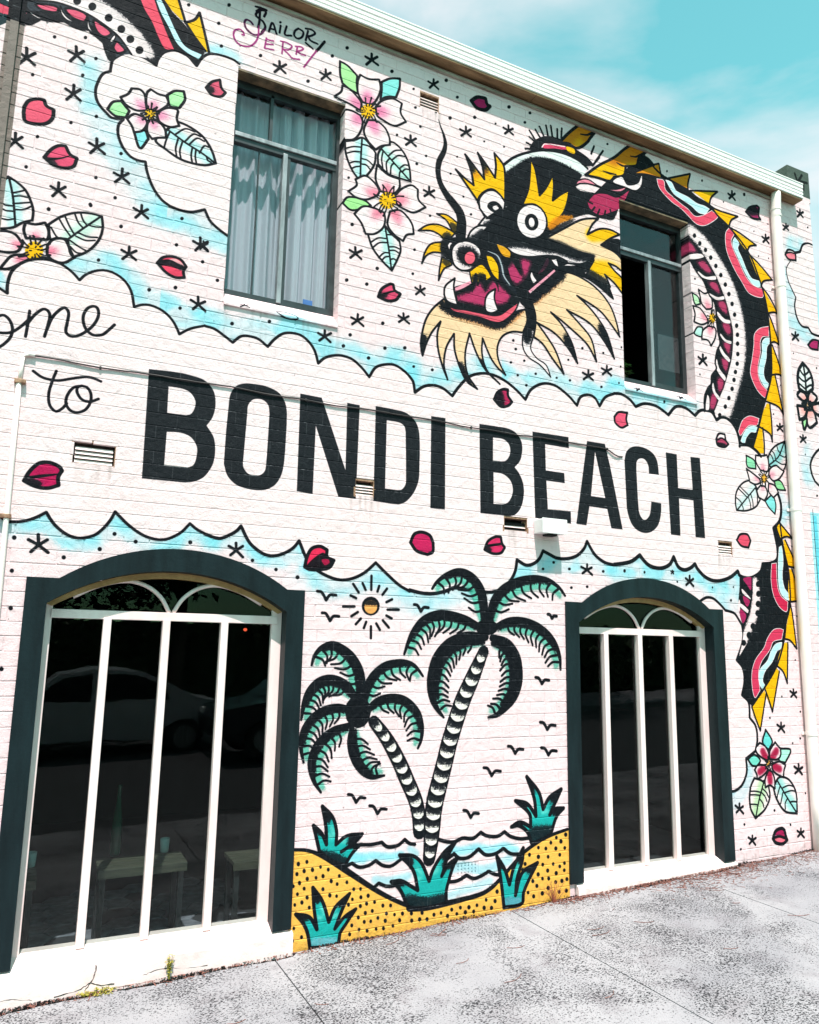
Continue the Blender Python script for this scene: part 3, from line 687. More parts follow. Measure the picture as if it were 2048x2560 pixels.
# ---------------------------------------------------------- dragon: the loop of tail at the top left
motif('painted_dragon_tail', 'painted dragon tail that disappears behind the cloud at the top left')
F = (0, 0)
body = P(F, '1105,455 1000,310 880,210 740,120 600,60 460,18 250,5 150,25 / 150,-60 600,-120 1100,-100 1380,-20 1450,95 1550,200 1640,320 1725,440 / 1655,555 1560,460 1470,425 1380,442 1320,550 / 1200,480')
fill(body, K)
under = P(F, '160,190 250,205 310,180 340,162 / 420,178 540,180 / 600,215 700,250 745,250 / 800,300 870,360 / 890,430 920,500 940,515 / 1000,470 1105,455 / 1000,310 880,210 740,120 600,60 460,18 250,5 150,15')
fill(under, c8(52, 58, 66)); spray(L(F, '160,150 330,140 520,160 720,230 860,330 930,470'), 90, 20, K, .9, under, .8)
band = P(F, '150,-10 300,-40 500,-60 660,-10 790,40 930,130 1040,230 1130,330 1210,430 1230,490 / 1105,455 1000,310 880,210 740,120 600,60 460,18 250,5')
fill(band, W)
spray(L(F, '560,-60 700,-20 850,50 960,130 1080,240 1170,330 1260,460'), [70, 90, 110, 110, 90], 60, W, .95, body, .85)
for x, y in ((650, 8), (778, 55), (915, 150), (1022, 245), (1098, 330), (1175, 422)): dot(F, x, y, 34)
for s in ('170,60 210,75 235,120 180,128', '300,35 440,45 492,70 480,102 400,95 340,75', '550,75 640,80 732,130 715,180 660,170 590,130', '790,170 860,210 938,280 890,310 830,280 795,220', '980,350 1030,390 1055,430 990,445 955,400'):
    fill(P(F, s), c8(236, 96, 124)); stroke(P(F, s), 18, K)
for s in ('220,52 250,90 310,135 370,160 320,155 260,115', '510,50 530,100 570,150 630,190 560,165 515,110', '745,150 755,220 790,280 835,320 770,285 735,220', '960,295 975,310 945,355 925,345'):
    fill(P(F, s), W); stroke(P(F, s), 9, K)
stroke(L(F, '1105,455 1000,310 880,210 740,120 600,60 460,18 250,5 150,15'), 18, K)
stroke(L(F, '160,190 250,205 310,180 340,162 / 420,178 540,180 / 600,215 700,250 745,250 / 800,300 870,360 / 890,430 920,500 940,515'), 16, K)
fill(P(F, '1180,-20 1300,-20 1320,60 1350,140 1400,270 1465,415 / 1390,408 1330,300 1280,180 1220,80'), c8(244, 84, 108))
fill(P(F, '1305,-20 1345,-20 1420,130 1480,260 1560,390 1700,462 / 1662,500 1560,440 1480,360 1415,230 1350,110'), c8(206, 240, 248))
stroke(L(F, '1300,-20 1350,110 1415,230 1480,360 1560,440 1662,500'), 14, K)
for s in ('1380,-10 / 1500,-20 / 1560,172 / 1530,167 1450,90', '1557,195 / 1640,170 / 1682,110 / 1762,440 / 1720,430 / 1640,310'):
    fill(POLY(F, s.replace(' /', '')), c8(252, 190, 16)); 
for s in ('1500,-20 1560,180', '1560,190 1640,165 1682,105 / 1720,260 1762,445', '1560,185 1640,310 1730,430'): stroke(L(F, s), 20, K)
bare()

# ---------------------------------------------------------- dragon: the body down the right side
motif('painted_dragon_body', 'painted dragon body with gold spikes curling down the right side')
F = (3, 1)
SP = '250,-420 390,-260 620,-125 700,-60 800,0 870,90 965,185 1130,400 1230,650 1265,770 1290,900 1312,1100 1322,1250 1322,1440 1285,1600 1250,1725 1215,1870 1170,2030'
INN = '560,200 625,285 700,370 770,460 850,600 900,720 940,830 972,960 992,1060 992,1180 980,1300 950,1420 920,1520 880,1620 840,1720 800,1800'
body = P(F, SP + ' / 1060,2020 1040,1925 1000,1845 950,1800 900,1790 860,1810 / 820,1740 760,1740 / 760,1620 790,1540 815,1510 / 820,1440 860,1380 / 850,1330 865,1230 890,1170 / 870,1060 860,960 845,830 / 800,760 750,640 / 690,560 640,470 / 560,490 550,280 / 380,-60 160,-220')
fill(body, K)
fill(P((2, 1), '1560,-100 1700,-230 1850,-320 1975,-420 2110,-260 2250,100 2300,230 / 1790,0 1725,100'), K)
belly = P(F, '840,1725 880,1620 920,1520 950,1420 980,1300 992,1180 992,1060 972,960 940,830 900,720 850,600 770,460 700,370 625,285 590,190 / 680,170 760,260 850,400 930,540 990,680 1040,830 1075,980 1085,1120 1080,1260 1060,1400 1030,1520 990,1640 950,1760')
spray(L(F, '640,215 720,290 800,400 880,540 940,660 990,800 1020,920 1040,1050 1045,1180 1035,1310 1005,1440 970,1560 930,1680 890,1790'), [90, 110, 130, 140, 140, 140, 140, 140, 150, 150], 60, W, 1.0, P(F, '560,170 625,285 700,370 770,460 850,600 900,720 940,830 972,960 992,1060 992,1180 980,1300 950,1420 920,1520 880,1620 840,1725 / 860,1810 / 1300,1800 1300,1000 1100,500 800,150'), .85)
stroke(L(F, '600,250 625,285 700,370 770,460 850,600 900,720 940,830 972,960 992,1060 992,1180 980,1300 950,1420 920,1520 880,1620 840,1725'), 15, K)
for t in '675,260 720,325 768,380 812,445 855,515 897,592 935,672 965,752 992,835 1013,925 1030,1018 1037,1095 1038,1170 1040,1257 1035,1338 1020,1408 1008,1475 992,1550 965,1628 935,1700 888,1772'.split():
    x, y = map(float, t.split(',')); dot(F, x, y, 20, .75)
for s in ('545,285 625,290 700,385 705,408 640,410 540,435', '688,475 760,465 832,580 790,585 730,540', '785,645 860,645 902,755 870,752 810,700', '865,810 935,808 962,932 940,930 880,870', '905,985 975,1000 987,1105 950,1100 910,1040',
          '910,1150 980,1165 980,1260 970,1282 930,1220', '895,1280 962,1310 960,1400 940,1422 900,1340', '865,1450 900,1450 932,1490 910,1570 880,1592 862,1520', '808,1600 840,1570 872,1640 845,1725 800,1725'):
    q = P(F, s); fill(q, c8(184, 58, 98)); spray(q, 22, 26, K, .8, q, .85)
for s in ('615,425 730,412 752,440 640,458', '705,560 770,605 850,600 855,628 785,628 715,595', '800,745 870,778 920,770 925,795 860,800 808,762', '868,900 930,962 975,975 975,998 920,990 872,935', '895,1085 940,1135 985,1152 982,1172 930,1150 892,1100',
          '888,1185 930,1252 975,1302 966,1325 908,1262 884,1205', '862,1300 885,1380 937,1452 930,1482 868,1400 855,1335', '832,1500 852,1575 887,1622 880,1645 838,1590 824,1535', '785,1600 770,1725 795,1725 800,1640'):
    fill(P(F, s), W)
stroke(L(F, '640,470 690,560 750,640 800,760 845,830 860,960 870,1060 890,1170 865,1230 850,1330 860,1380 820,1440 815,1510 790,1540 760,1620 760,1740'), 12, K)
def patch(f, s, col): q = P(f, s); fill(q, col); stroke(q, 4, c8(250, 238, 240))
RDP = c8(238, 78, 106); ICE = c8(200, 238, 244)
patch(F, '358,-220 415,-205 430,-130 490,-70 560,-10 620,35 680,95 740,90 800,60 820,48 / 872,98 815,150 750,176 690,160 620,90 560,30 490,-20 420,-90 375,-150', RDP)
patch(F, '430,-212 480,-190 520,-120 620,-65 700,-10 760,10 800,35 / 765,74 710,65 650,10 570,-45 500,-95', ICE)
patch(F, '965,195 1010,235 985,300 1000,370 1050,480 1100,590 1150,660 1200,692 1247,705 / 1252,776 1200,776 1130,740 1080,660 1010,540 950,400 935,300 940,230', RDP)
patch(F, '1015,275 1050,325 1040,365 1080,460 1120,560 1160,620 1225,642 / 1237,680 1200,690 1150,650 1100,570 1040,440 1000,350 1000,300', ICE)
patch(F, '1300,1023 / 1302,1110 / 1250,1112 1230,1150 1230,1250 1212,1350 1212,1430 1240,1510 1287,1562 / 1275,1626 1210,1570 1160,1470 1145,1400 1160,1300 1175,1180 1180,1090 1225,1040', RDP)
patch(F, '1306,1120 / 1306,1168 / 1285,1200 1280,1290 1258,1400 1270,1470 1302,1510 / 1282,1546 1235,1480 1215,1410 1225,1330 1245,1240 1245,1160 1270,1125', ICE)
patch(F, '1045,1910 1080,1815 1140,1778 1218,1800 / 1202,1856 1140,1858 1100,1895 1062,1945', RDP)
patch(F, '1065,1990 1090,1925 1130,1875 1180,1864 1205,1876 / 1190,1915 1150,1915 1110,1965 1095,2010', ICE)
for s, c in (('180,-268 370,-340 / 398,-232 / 260,-265', c8(226, 140, 26)), ('425,-222 635,-258 / 618,-135 / 520,-180', c8(226, 140, 26)), ('648,-122 / 862,-112 / 818,-60 800,-5 / 720,-70', GOLD),  # first two spikes: gold darkened to orange for the eave shadow
          ('812,12 / 1035,100 / 985,130 965,182', GOLD), ('975,192 / 1190,340 / 1140,350 1120,392', GOLD), ('1130,412 / 1327,630 / 1260,640 1240,672', GOLD), ('1250,698 / 1375,915 / 1340,905 1298,912', GOLD),
          ('1308,925 / 1392,1182 / 1350,1155 1318,1162', GOLD), ('1328,1178 / 1420,1450 / 1380,1428 1325,1432', GOLD), ('1328,1440 / 1352,1440 / 1420,1760 / 1380,1700 1285,1655', GOLD),
          ('1285,1672 / 1310,1680 / 1330,1990 1310,1930 1215,1855', GOLD), ('1215,1872 / 1245,1880 / 1262,2095 / 1225,2090 1172,2020', GOLD)):
    q = P(F, s); fill(q, c)
for s in ('120,-290 375,-348 / 398,-225', '415,-215 640,-262 / 620,-180 620,-130', '640,-120 870,-112 / 815,-60 800,0', '800,0 860,40 1040,98 / 985,130 965,185', '965,185 1060,240 1195,340 / 1140,350 1120,395', '1120,400 1220,500 1330,632 / 1260,642 1238,675',
          '1235,680 1310,780 1378,918 / 1340,905 1290,915', '1300,915 1340,1020 1395,1185 / 1350,1155 1312,1165', '1330,1180 1370,1290 1422,1452 / 1380,1428 1320,1434', '1355,1440 1390,1600 1425,1765 / 1380,1700 1280,1655', '1310,1675 1325,1830 1332,1995 / 1310,1930 1205,1860', '1250,1880 1262,1990 1264,2100'):
    stroke(L(F, s), 13, K)
stroke(L(F, SP), 15, K)
bare()
F = (3, 2)
q = Path(parse('1055,310 1060,295 1130,300 1200,350 1235,395', tl(3, 2)), False); stroke(q, 20, K)
stroke(L(F, '820,15 860,85 / 900,65 950,75 1000,120 1040,200 1060,295'), 20, K)
fill(P(F, '1340,1000 / 1000,1000 900,600 1060,310 1130,305 1200,355 1225,390 / 1190,385 1180,430 1110,500 1020,800 1110,850 1230,770 1300,830 1350,885 1375,760 1400,800 1390,940'), W) if False else None

motif('painted_dragon_tail', 'painted dragon tail with gold spikes ending low on the right')
tail = P(F, '1340,1000 1395,945 / 1412,1090 1440,1230 1465,1340 1478,1480 1482,1620 1465,1725 1450,1775 1430,1945 1370,2155 1270,2335 1160,2497 / 1140,2478 1075,2405 / 1092,2285 1080,2175 1030,2110 / 1075,1975 1085,1850 1060,1740 / 1045,1640 1055,1500 1055,1410 / 1150,1415 1235,1360 1250,1300 / 1330,1290 1370,1260 1375,1180')
fill(tail, K)
tb = P(F, '1060,1415 1150,1418 1235,1362 / 1240,1440 1235,1600 1220,1720 1200,1800 1170,1880 1100,2000 1040,2100 / 1075,1975 1085,1850 1060,1740 1045,1640')
spray(L(F, '1185,1440 1195,1560 1185,1680 1150,1800 1110,1900 1090,1960 1075,2090'), [60, 80, 70, 60, 50], 50, W, 1, tb, .9)
for s in ('1085,1425 1155,1415 1150,1520 1120,1480', '1085,1570 1140,1610 1120,1660 1090,1610', '1060,1680 1110,1730 1085,1800 1060,1740'): fill(P(F, s), c8(176, 36, 92))
for s in ('1075,1510 1140,1580 1150,1600 1080,1545', '1060,1630 1130,1690 1125,1715 1060,1660', '1050,1600 1060,1620 1055,1700 1040,1680'): fill(P(F, s), W)
stroke(L(F, '1160,1420 1158,1560 1130,1720 1085,1830'), 12, K)
for x, y, r in ((1212, 1470, 26), (1215, 1552, 27), (1212, 1637, 28), (1208, 1715, 27), (1168, 1825, 28), (1135, 1900, 28), (1090, 1965, 26)): dot(F, x, y, r, .8)
patch(F, '1325,1298 / 1365,1292 / 1368,1400 1378,1500 1405,1570 1462,1620 / 1450,1702 1390,1662 1340,1560 1320,1430', c8(214, 40, 80))
patch(F, '1388,1160 1408,1150 1422,1280 1415,1400 1432,1500 1467,1550 / 1467,1606 1410,1560 1385,1480 1380,1300', ICE)
patch(F, '1425,1855 1410,1935 / 1340,1955 1310,2025 1240,2125 1215,2225 1227,2365 / 1185,2427 1160,2325 1160,2205 1190,2105 1260,2005 1290,1925 1340,1855 1390,1843', c8(222, 60, 96))
patch(F, '1412,1960 1402,2012 1370,2035 1330,2125 1270,2205 1250,2285 1270,2325 / 1247,2352 1220,2295 1225,2195 1290,2115 1320,2035 1360,1975', ICE)
for s in ('1395,955 / 1500,1087 1450,1070 1402,1085 / 1372,990', '1422,1097 / 1440,1100 1526,1290 / 1530,1336 / 1465,1318', '1470,1345 / 1495,1345 1548,1520 / 1545,1612 / 1475,1618', '1478,1640 / 1500,1725 1535,2012 / 1480,1945 1432,1930 / 1455,1800',
          '1420,1965 / 1462,1965 / 1455,2300 / 1420,2205 1372,2155', '1368,2172 / 1388,2205 / 1330,2545 / 1272,2348', '1266,2365 / 1276,2405 / 1230,2705 / 1162,2508'):
    fill(P(F, s), GOLD)
for s in ('1390,950 1505,1090 / 1450,1070 1400,1090', '1440,1100 1530,1300 1530,1335 / 1465,1320', '1495,1345 1550,1520 1547,1612 / 1475,1620', '1480,1620 1500,1725 1537,2015 / 1480,1945 1425,1930', '1462,1965 1457,2305 / 1420,2205 1365,2155', '1390,2205 1332,2545 / 1300,2440 1268,2350', '1278,2400 1230,2705 / 1190,2600 1158,2500'):
    stroke(L(F, s), 13, K)
stroke(L(F, '1395,950 1412,1090 1440,1230 1465,1340 1478,1480 1482,1620 1465,1725 1450,1775 1430,1945 1370,2155 1270,2335 1160,2497'), 14, K)
bare()

# ---------------------------------------------------------- dragon: the head
motif('painted_dragon_head', 'painted black dragon head with open pink mouth, gold frills and peach beard')
F = (2, 1)
o = -1725
# mane on top
stroke_h = ['1010,-628 1060,-545', '1060,-635 1110,-550', '1095,-660 1140,-560', '1150,-670 1170,-560', '1190,-668 1205,-565', '1245,-640 1245,-560', '1283,-645 1278,-560', '1010,-572 1070,-520', '985,-525 1050,-490', '975,-475 1040,-470', '1555,-495 1530,-430', '1630,-455 1570,-370', '1600,-400 1540,-330']
for s in stroke_h: stroke(L(F, s), [15, 17], K)
fill(P(F, '1000,-460 1050,-540 1150,-580 1280,-550 1400,-470 1500,-400 1560,-330 / 1480,-330 1300,-430 1150,-460'), K)
fill(P(F, '1112,-490 1130,-515 1170,-518 1310,-495 / 1318,-465 1220,-475 1140,-475'), c8(226, 70, 104)); stroke(L(F, '1115,-485 1140,-512 1310,-490'), 7, W)
fill(P(F, '1320,-490 1385,-470 1390,-430 1330,-455'), GOLD)
e1 = P(F, '1262,-525 1340,-605 1440,-685 / 1592,-650 / 1520,-560 1500,-530 1440,-485 1400,-480 1340,-515'); fill(e1, c8(212, 124, 24)); spray(L(F, '1400,-480 1440,-530'), 60, 40, GOLD, .6, e1); stroke(e1, 20, K)  # orange is the gold of the ear with eave shade painted in
stroke(L(F, '1440,-595 1500,-590 1590,-640'), [10, 18, 8], K)
# skull
skull = P(F, '790,-335 880,-400 1000,-442 1130,-460 1290,-435 1420,-375 1500,-305 / 1440,-225 1400,-160 1440,-120 1560,-100 1640,-60 1725,-30 / 1725,120 1600,110 1500,80 1390,108 1300,130 / 1150,280 / 1250,330 1350,370 1450,408 1550,428 / 1545,460 1440,492 1330,472 1250,432 1150,422 1000,432 880,402 800,342 740,322 650,372 / 600,480 550,560 420,552 360,500 290,420 300,300 400,270 480,280 / 500,240 580,165 660,75 760,20 800,-20 / 800,-240')
fill(skull, K)
fill(P(F, '790,-335 880,-400 1000,-442 1130,-458 1290,-433 1420,-373 1500,-303 / 1450,-245 1300,-330 1150,-382 1030,-382 960,-355 880,-300 805,-240'), c8(240, 238, 236))
spray(L(F, '800,-240 880,-295 960,-350 1030,-378 1150,-378 1300,-325 1440,-245'), 36, 34, K, 1, skull, .9)
stroke(L(F, '790,-335 880,-400 1000,-442 1130,-460 1290,-435 1420,-375 1500,-305'), 18, K)
# grey rims on the snout
for s, sh in (('490,285 515,225 580,178 662,182 / 610,240 560,310', '520,300 620,230'), ('580,170 640,100 700,75 790,72 / 720,130 650,172', '640,180 740,130'), ('752,48 790,12 850,0 / 832,42', '780,60 850,30')):
    q = P(F, s); fill(q, W); spray(L(F, sh), 50, 36, K, .95, q, .8); stroke(q, 13, K)
lines(F, 14, K, '575,-20 600,40 630,95', '645,-20 655,20 680,60')
fill(P(F, '590,-10 640,-20 665,40 / 640,80 610,50'), W)
# gold crowns over the eyes
c1 = P(F, '390,-298 / 460,-230 540,-165 / 520,-280 470,-425 / 550,-320 630,-215 / 615,-320 575,-438 / 660,-320 720,-228 / 728,-330 715,-435 / 790,-335 805,-225 805,-20 / 760,-85 700,-130 640,-115 590,-70 575,-30 / 500,-140')
fill(c1, GOLD); spray(L(F, '480,-400 530,-290'), 60, 50, K, 1, c1, .7); spray(L(F, '590,-410 635,-290'), 60, 50, K, 1, c1, .7); spray(L(F, '540,-240 600,-270 660,-270'), 40, 50, ORG, .6, c1, .5); stroke(c1, 17, K)
eye1 = P(F, '590,30 588,-50 640,-112 705,-122 765,-80 805,-20 / 790,60 740,110 660,110'); fill(eye1, W); stroke(eye1, 15, K)
fill(P(F, '655,20 670,-20 720,-30 765,0 790,60 720,70'), K); fill(P(F, '700,20 730,5 750,30 720,45'), W)
fill(P(F, '640,120 700,70 760,60 840,0 830,-100 900,-100 900,80 760,110'), K)
c2 = P(F, '950,0 1000,-130 1015,-280 1018,-398 / 1060,-290 1095,-78 / 1150,-145 1208,-258 / 1215,-150 1205,-35 / 1270,-85 1345,-125 / 1330,-30 1300,60 1260,112 / 1170,205 / 1120,60 1060,0')
fill(c2, GOLD); stroke(c2, 15, K)
spray(L(F, '1190,190 1260,130 1380,110'), [60, 60, 30], 50, ORG, .9, None, .95, True)
spray(L(F, '1200,240 1300,170 1390,120'), [50, 40, 20], 40, K, .9, None, .9, True)
a = np.arange(20) * 2 * math.pi / 20
g = tl(2, 1)
def ell(cx, cy, rx, ry, rot=0.0): return Raw([g(cx + rx * math.cos(k) * math.cos(rot) - ry * math.sin(k) * math.sin(rot), cy + rx * math.cos(k) * math.sin(rot) + ry * math.sin(k) * math.cos(rot)) for k in a], True)
q = ell(1028, 140, 128, 148, -.25); fill(q, W); stroke(q, 15, K)
fill(ell(1028, 146, 58, 72, -.2), K); fill(ell(1028, 148, 24, 40, -.1), W)
# cheek and the frill towards the right window
ck = P(F, '1150,280 1300,200 1450,125 1592,113 / 1540,165 1497,250 / 1600,203 1690,210 1770,250 / 1690,285 1612,340 / 1720,395 1790,470 1795,565 / 1740,520 1675,492 / 1730,560 1795,630 1795,750 / 1725,660 1645,588 / 1670,640 1690,690 / 1600,650 1490,590 / 1540,470 1550,430 1450,405 1350,365 1250,325')
fill(ck, PEACH)
spray(L(F, '1530,255 1620,250 1770,235'), 90, 30, GOLD, 1, ck); spray(L(F, '1560,540 1650,540 1740,580 1790,680'), 110, 40, GOLD, 1, ck); spray(L(F, '1480,560 1560,600 1680,680'), 60, 40, K, .9, ck, .9)
spray(L(F, '1180,290 1300,330 1420,390 1560,430'), 20, 20, K, .8, ck, .5); stroke(ck, 15, K)
fill(P(F, '1612,338 1690,290 1780,300 1795,470 1720,398'), K)
# upper lip
lip = P(F, '800,330 900,320 1000,360 1100,380 1200,390 1300,420 1400,455 1530,440 / 1500,470 1430,490 1330,468 1250,430 1150,420 1000,430 880,402')
fill(lip, W); spray(L(F, '800,320 950,320 1100,355 1250,375 1400,430 1550,435'), 70, 50, K, 1, lip, .8)
# mouth
mouth = P(F, '378,690 520,640 560,560 600,470 650,372 740,322 800,342 880,402 1000,432 1150,422 1250,432 1330,472 1340,500 / 1240,550 980,765 930,800 / 900,880 750,985 600,950 470,915 360,880 300,820 380,760')
fill(mouth, K)
fill(P(F, '920,810 1000,760 1240,545 1340,490 1450,490 1545,440 / 1560,470 1480,572 1340,575 1280,597 1150,697 1030,795'), K)
for s in ('400,762 460,735 520,722 560,660 600,650 640,720 / 680,650 720,640 790,700 858,768 / 820,830 750,850 640,862 500,835 412,812', '828,530 870,470 900,510 948,590 / 930,450 1030,478 1010,560 980,620 900,682 862,640', '1085,580 1130,510 1160,450 1172,480 1142,540'):
    q = P(F, s); fill(q, c8(190, 54, 100)); spray(L(F, s.replace('/', ' ')), 26, 36, K, .8, q, .85)
fill(P(F, '970,752 1218,545 / 1227,560 982,766'), LPINK); fill(P(F, '383,700 512,640 / 517,664 390,726'), LPINK)
q = P(F, '308,812 360,868 470,885 600,912 700,932 765,925 830,880 922,815 / 890,890 830,952 765,990 700,986 600,950 470,920 360,890'); fill(q, c8(240, 92, 112)); stroke(q, 11, K)
for s in ('382,618 372,700 405,847 / 320,812 292,750 305,680', '722,708 715,790 748,892 / 690,912 643,890 638,800 665,745', '1186,456 1240,450 / 1262,532 / 1222,510', '1028,545 1050,600 1080,642 / 1045,666 1012,600', '1262,528 1330,492 1420,505 1480,490 / 1400,520 1320,520'):
    q = P(F, s); fill(q, W); stroke(q, 14, K)
# nose, gold bristles
ks = P(F, '640,420 700,438 750,520 755,645 / 700,590 660,500'); fill(ks, GOLD); stroke(ks, 13, K)
ks = P(F, '505,560 600,500 650,540 690,610 / 640,640 600,600 / 575,680 / 560,600 530,660'); fill(ks, GOLD); spray(L(F, '540,620 620,600'), 50, 40, K, .9, ks, .8); stroke(ks, 11, K)
ks = P(F, '725,322 800,350 852,400 852,450 / 800,440 760,400'); fill(ks, c8(236, 160, 30)); stroke(ks, 11, K)
for s in ('560,590 545,660 530,735', '630,600 640,680 635,740', '700,600 740,680 750,730', '860,440 900,520 945,600'): stroke(L(F, s), [30, 22, 4], K)
stroke(L(F, '650,385 730,420 770,500 790,600 840,680 930,760'), [14, 44, 46, 40, 30], c8(30, 34, 42)); stroke(L(F, '660,390 740,430 775,510 795,600 845,675'), [4, 12, 14, 8], c8(180, 184, 190))
# frill on the left of the nose
for s, r in (('230,76 310,84 402,150 / 395,235 360,222 / 310,130', '390,200 360,180'), ('75,217 140,175 220,163 300,188 385,240 / 310,300 250,250 180,218', '330,260 300,270'), ('105,492 130,400 180,330 290,310 / 300,400 200,400 140,430', '290,340 290,400'), ('245,636 252,550 272,440 / 350,480 352,505 290,540', '330,470 300,480')):
    q = P(F, s); fill(q, c8(250, 184, 24)); spray(L(F, r), 60, 44, K, .8, q, .9); stroke(q, 13, K)
spray(L(F, '330,280 290,330 290,420'), 50, 30, K, .9, None, .7, True)
# nostrils
q = P(F, '318,340 335,315 370,320 / 345,350 340,400'); fill(q, W); stroke(q, 10, K)
nose = P(F, '355,430 365,355 420,310 500,308 580,355 602,420 570,495 510,545 440,552 380,510'); fill(nose, W)
spray(L(F, '470,430 520,440'), 150, 60, K, 1, nose, .9); stroke(nose, 14, K)
q = ell(508, 447, 49, 57); fill(q, c8(244, 100, 120)); stroke(q, 10, K)
# long whiskers
stroke(L(F, '245,-720 262,-660 285,-600 302,-520 290,-450 255,-380 240,-310 245,-240 265,-170 310,-90 370,-10 420,60 440,150 430,270'), [4, 14, 26, 36, 42, 46, 44, 44, 54, 70, 76, 80, 80, 90], K)
fill(P(F, '890,700 960,690 1030,760 / 1060,860 1070,1000 1040,1090 / 1030,1130 950,1150 / 960,1080 985,990 980,880 930,820'), K)
tent = P(F, '960,1060 950,1150 965,1230 1010,1290 1100,1350 1190,1452 / 1150,1350 1070,1290 1020,1210 1040,1120 1045,1060'); fill(tent, W); spray(L(F, '1000,1060 990,1130'), 80, 50, K, 1, tent, .8); stroke(tent, 10, K)
# beard
bl = P(F, '290,792 200,870 140,960 108,1070 95,1180 110,1270 / 140,1170 190,1070 262,982 / 235,1080 240,1210 275,1350 320,1470 / 290,1350 310,1200 375,1085 / 380,1220 425,1370 485,1490 570,1552 / 490,1430 468,1260 505,1083 / 560,1240 640,1390 760,1510 / 650,1390 610,1250 615,1123 / 680,1280 740,1370 808,1432 / 750,1310 740,1200 780,1110 860,1070 955,1075 / 990,980 978,880 / 900,900 830,960 765,998 700,994 600,958 470,928 360,898')
fill(bl, PEACH)
spray(L(F, '270,830 360,905 470,940 600,975 700,1010 780,1000 900,920 960,850'), [70, 80, 80, 80, 80, 70], 60, c8(214, 110, 40), .5, bl, .8)
spray(L(F, '270,840 360,900 470,925 600,960 700,998 780,990 880,900 960,850'), [76, 80, 84, 96, 84, 70], 64, K, 1, bl, .95)
for s in ('120,1120 112,1260', '430,1360 480,1480 560,1550', '610,1330 680,1430 750,1505'): spray(L(F, s), [80, 60, 30], 60, K, 1, bl, .9)
stroke(bl, 15, K)
br = P(F, '1020,800 1150,692 1280,592 1340,570 1490,640 1600,730 1690,850 1740,980 1770,1110 / 1700,1010 1600,890 1410,765 / 1500,850 1590,960 1665,1090 1725,1295 / 1640,1150 1520,1000 1325,885 / 1430,1000 1530,1130 1575,1320 / 1500,1180 1400,1080 1250,950 1190,905 / 1290,1020 1370,1170 1415,1335 / 1330,1200 1220,1080 1070,990 / 1150,1100 1230,1230 1300,1425 / 1200,1290 1120,1170 1045,1110 / 1062,1000 1055,900')
fill(br, PEACH)
spray(L(F, '1040,800 1160,700 1290,600'), [90, 80, 50], 60, c8(206, 104, 40), .5, br, .8); spray(L(F, '1020,780 1150,680 1290,580'), [110, 100, 76], 70, K, 1, br, .95)
for s in ('1330,1130 1410,1320', '1620,1040 1720,1280'): spray(L(F, s), [90, 50], 60, K, 1, br, .9)
stroke(br, 15, K)
fill(P(F, '1290,585 1400,560 1480,575 1600,640 1690,700 / 1720,800 1600,700 1490,625 1340,575'), K)
# ear at the right of the skull, with its tongue
e2 = P(F, '1480,-250 1600,-335 1725,-400 1810,-470 1890,-520 / 2005,-455 / 1930,-390 1915,-335 1880,-325 1820,-325 / 1805,-250 1725,-235 / 1690,-200 1600,-225'); fill(e2, GOLD)
spray(L(F, '1700,-420 1800,-440 1900,-440 1990,-460'), 150, 50, c8(206, 116, 20), .95, e2); stroke(e2, 18, K)  # brown spray paints the eave shade onto the top of the ear
lines(F, [8, 16, 10], K, '1630,-285 1690,-265 1740,-255', '1745,-355 1790,-330 1820,-325', '1860,-410 1910,-405 1990,-450')
q = P(F, '1395,-160 1420,-205 1500,-215 1600,-155 1725,-130 1850,-160 / 1780,-110 1650,-130 1540,-170 1440,-180'); fill(q, c8(246, 140, 160)); stroke(q, 10, K)
fill(P(F, '1500,-20 1560,-85 1650,-90 1750,-60 1850,-120 / 1780,20 1700,60 1600,85 1520,30'), c8(182, 46, 88)); 
for s in ('1530,60 1560,20', '1580,90 1600,40', '1640,95 1650,50', '1700,80 1690,40', '1500,-30 1540,-10'): stroke(L(F, s), 14, K)
q = P((3, 0), '-10,1530 60,1490 110,1560 200,1545 230,1480 225,1560 180,1600 90,1570'); fill(q, W)
bare()
# ---------------------------------------------------------- the beach between the two arched windows
# sea
F = (1, 4)
def wave(f, *ss):
    for s in ss: motif('painted_wave'); lines(f, 26, K, s); bare()
for s, w, a in (('1230,300 1320,320 1430,310 1560,320 1660,300', 60, .8), ('1180,360 1250,340 1340,350', 50, .7), ('1430,510 1540,520 1640,500 1720,480', 60, .6)): spray(L(F, s), w, 40, CY, a, None, .2)
for s, w, a in (('330,260 440,270 560,240 680,260 800,230 900,260', 60, .8), ('330,420 460,400 600,430 720,400 840,340', 70, .6), ('340,640 450,600 560,570 680,520', 60, .5), ('0,250 60,290', 50, .6)): spray(L((2, 4), s), w, 40, CY, a, None, .2)
wave(F, '1310,215 1400,215 1490,195 / 1530,230 1570,235 1630,220 1685,172 / 1725,205 1770,212', '1170,405 1240,372 / 1300,405 1380,390 1440,350 / 1500,390 1570,395 1650,340', '1430,572 1465,540 / 1530,565 1600,560 1660,530')
wave((2, 4), '240,170 310,190 380,190 450,160 530,165 600,112 / 650,140 740,145 800,107 / 850,145 930,165 1000,160', '300,350 375,292 / 420,330 500,320 582,252 / 640,300 720,292 792,247 / 850,290 930,295', '320,530 400,520 482,475 / 540,500 600,480 667,440 / 720,465 780,470')
bare()
motif('painted_sand', 'orange painted sand with black dots below the palms')
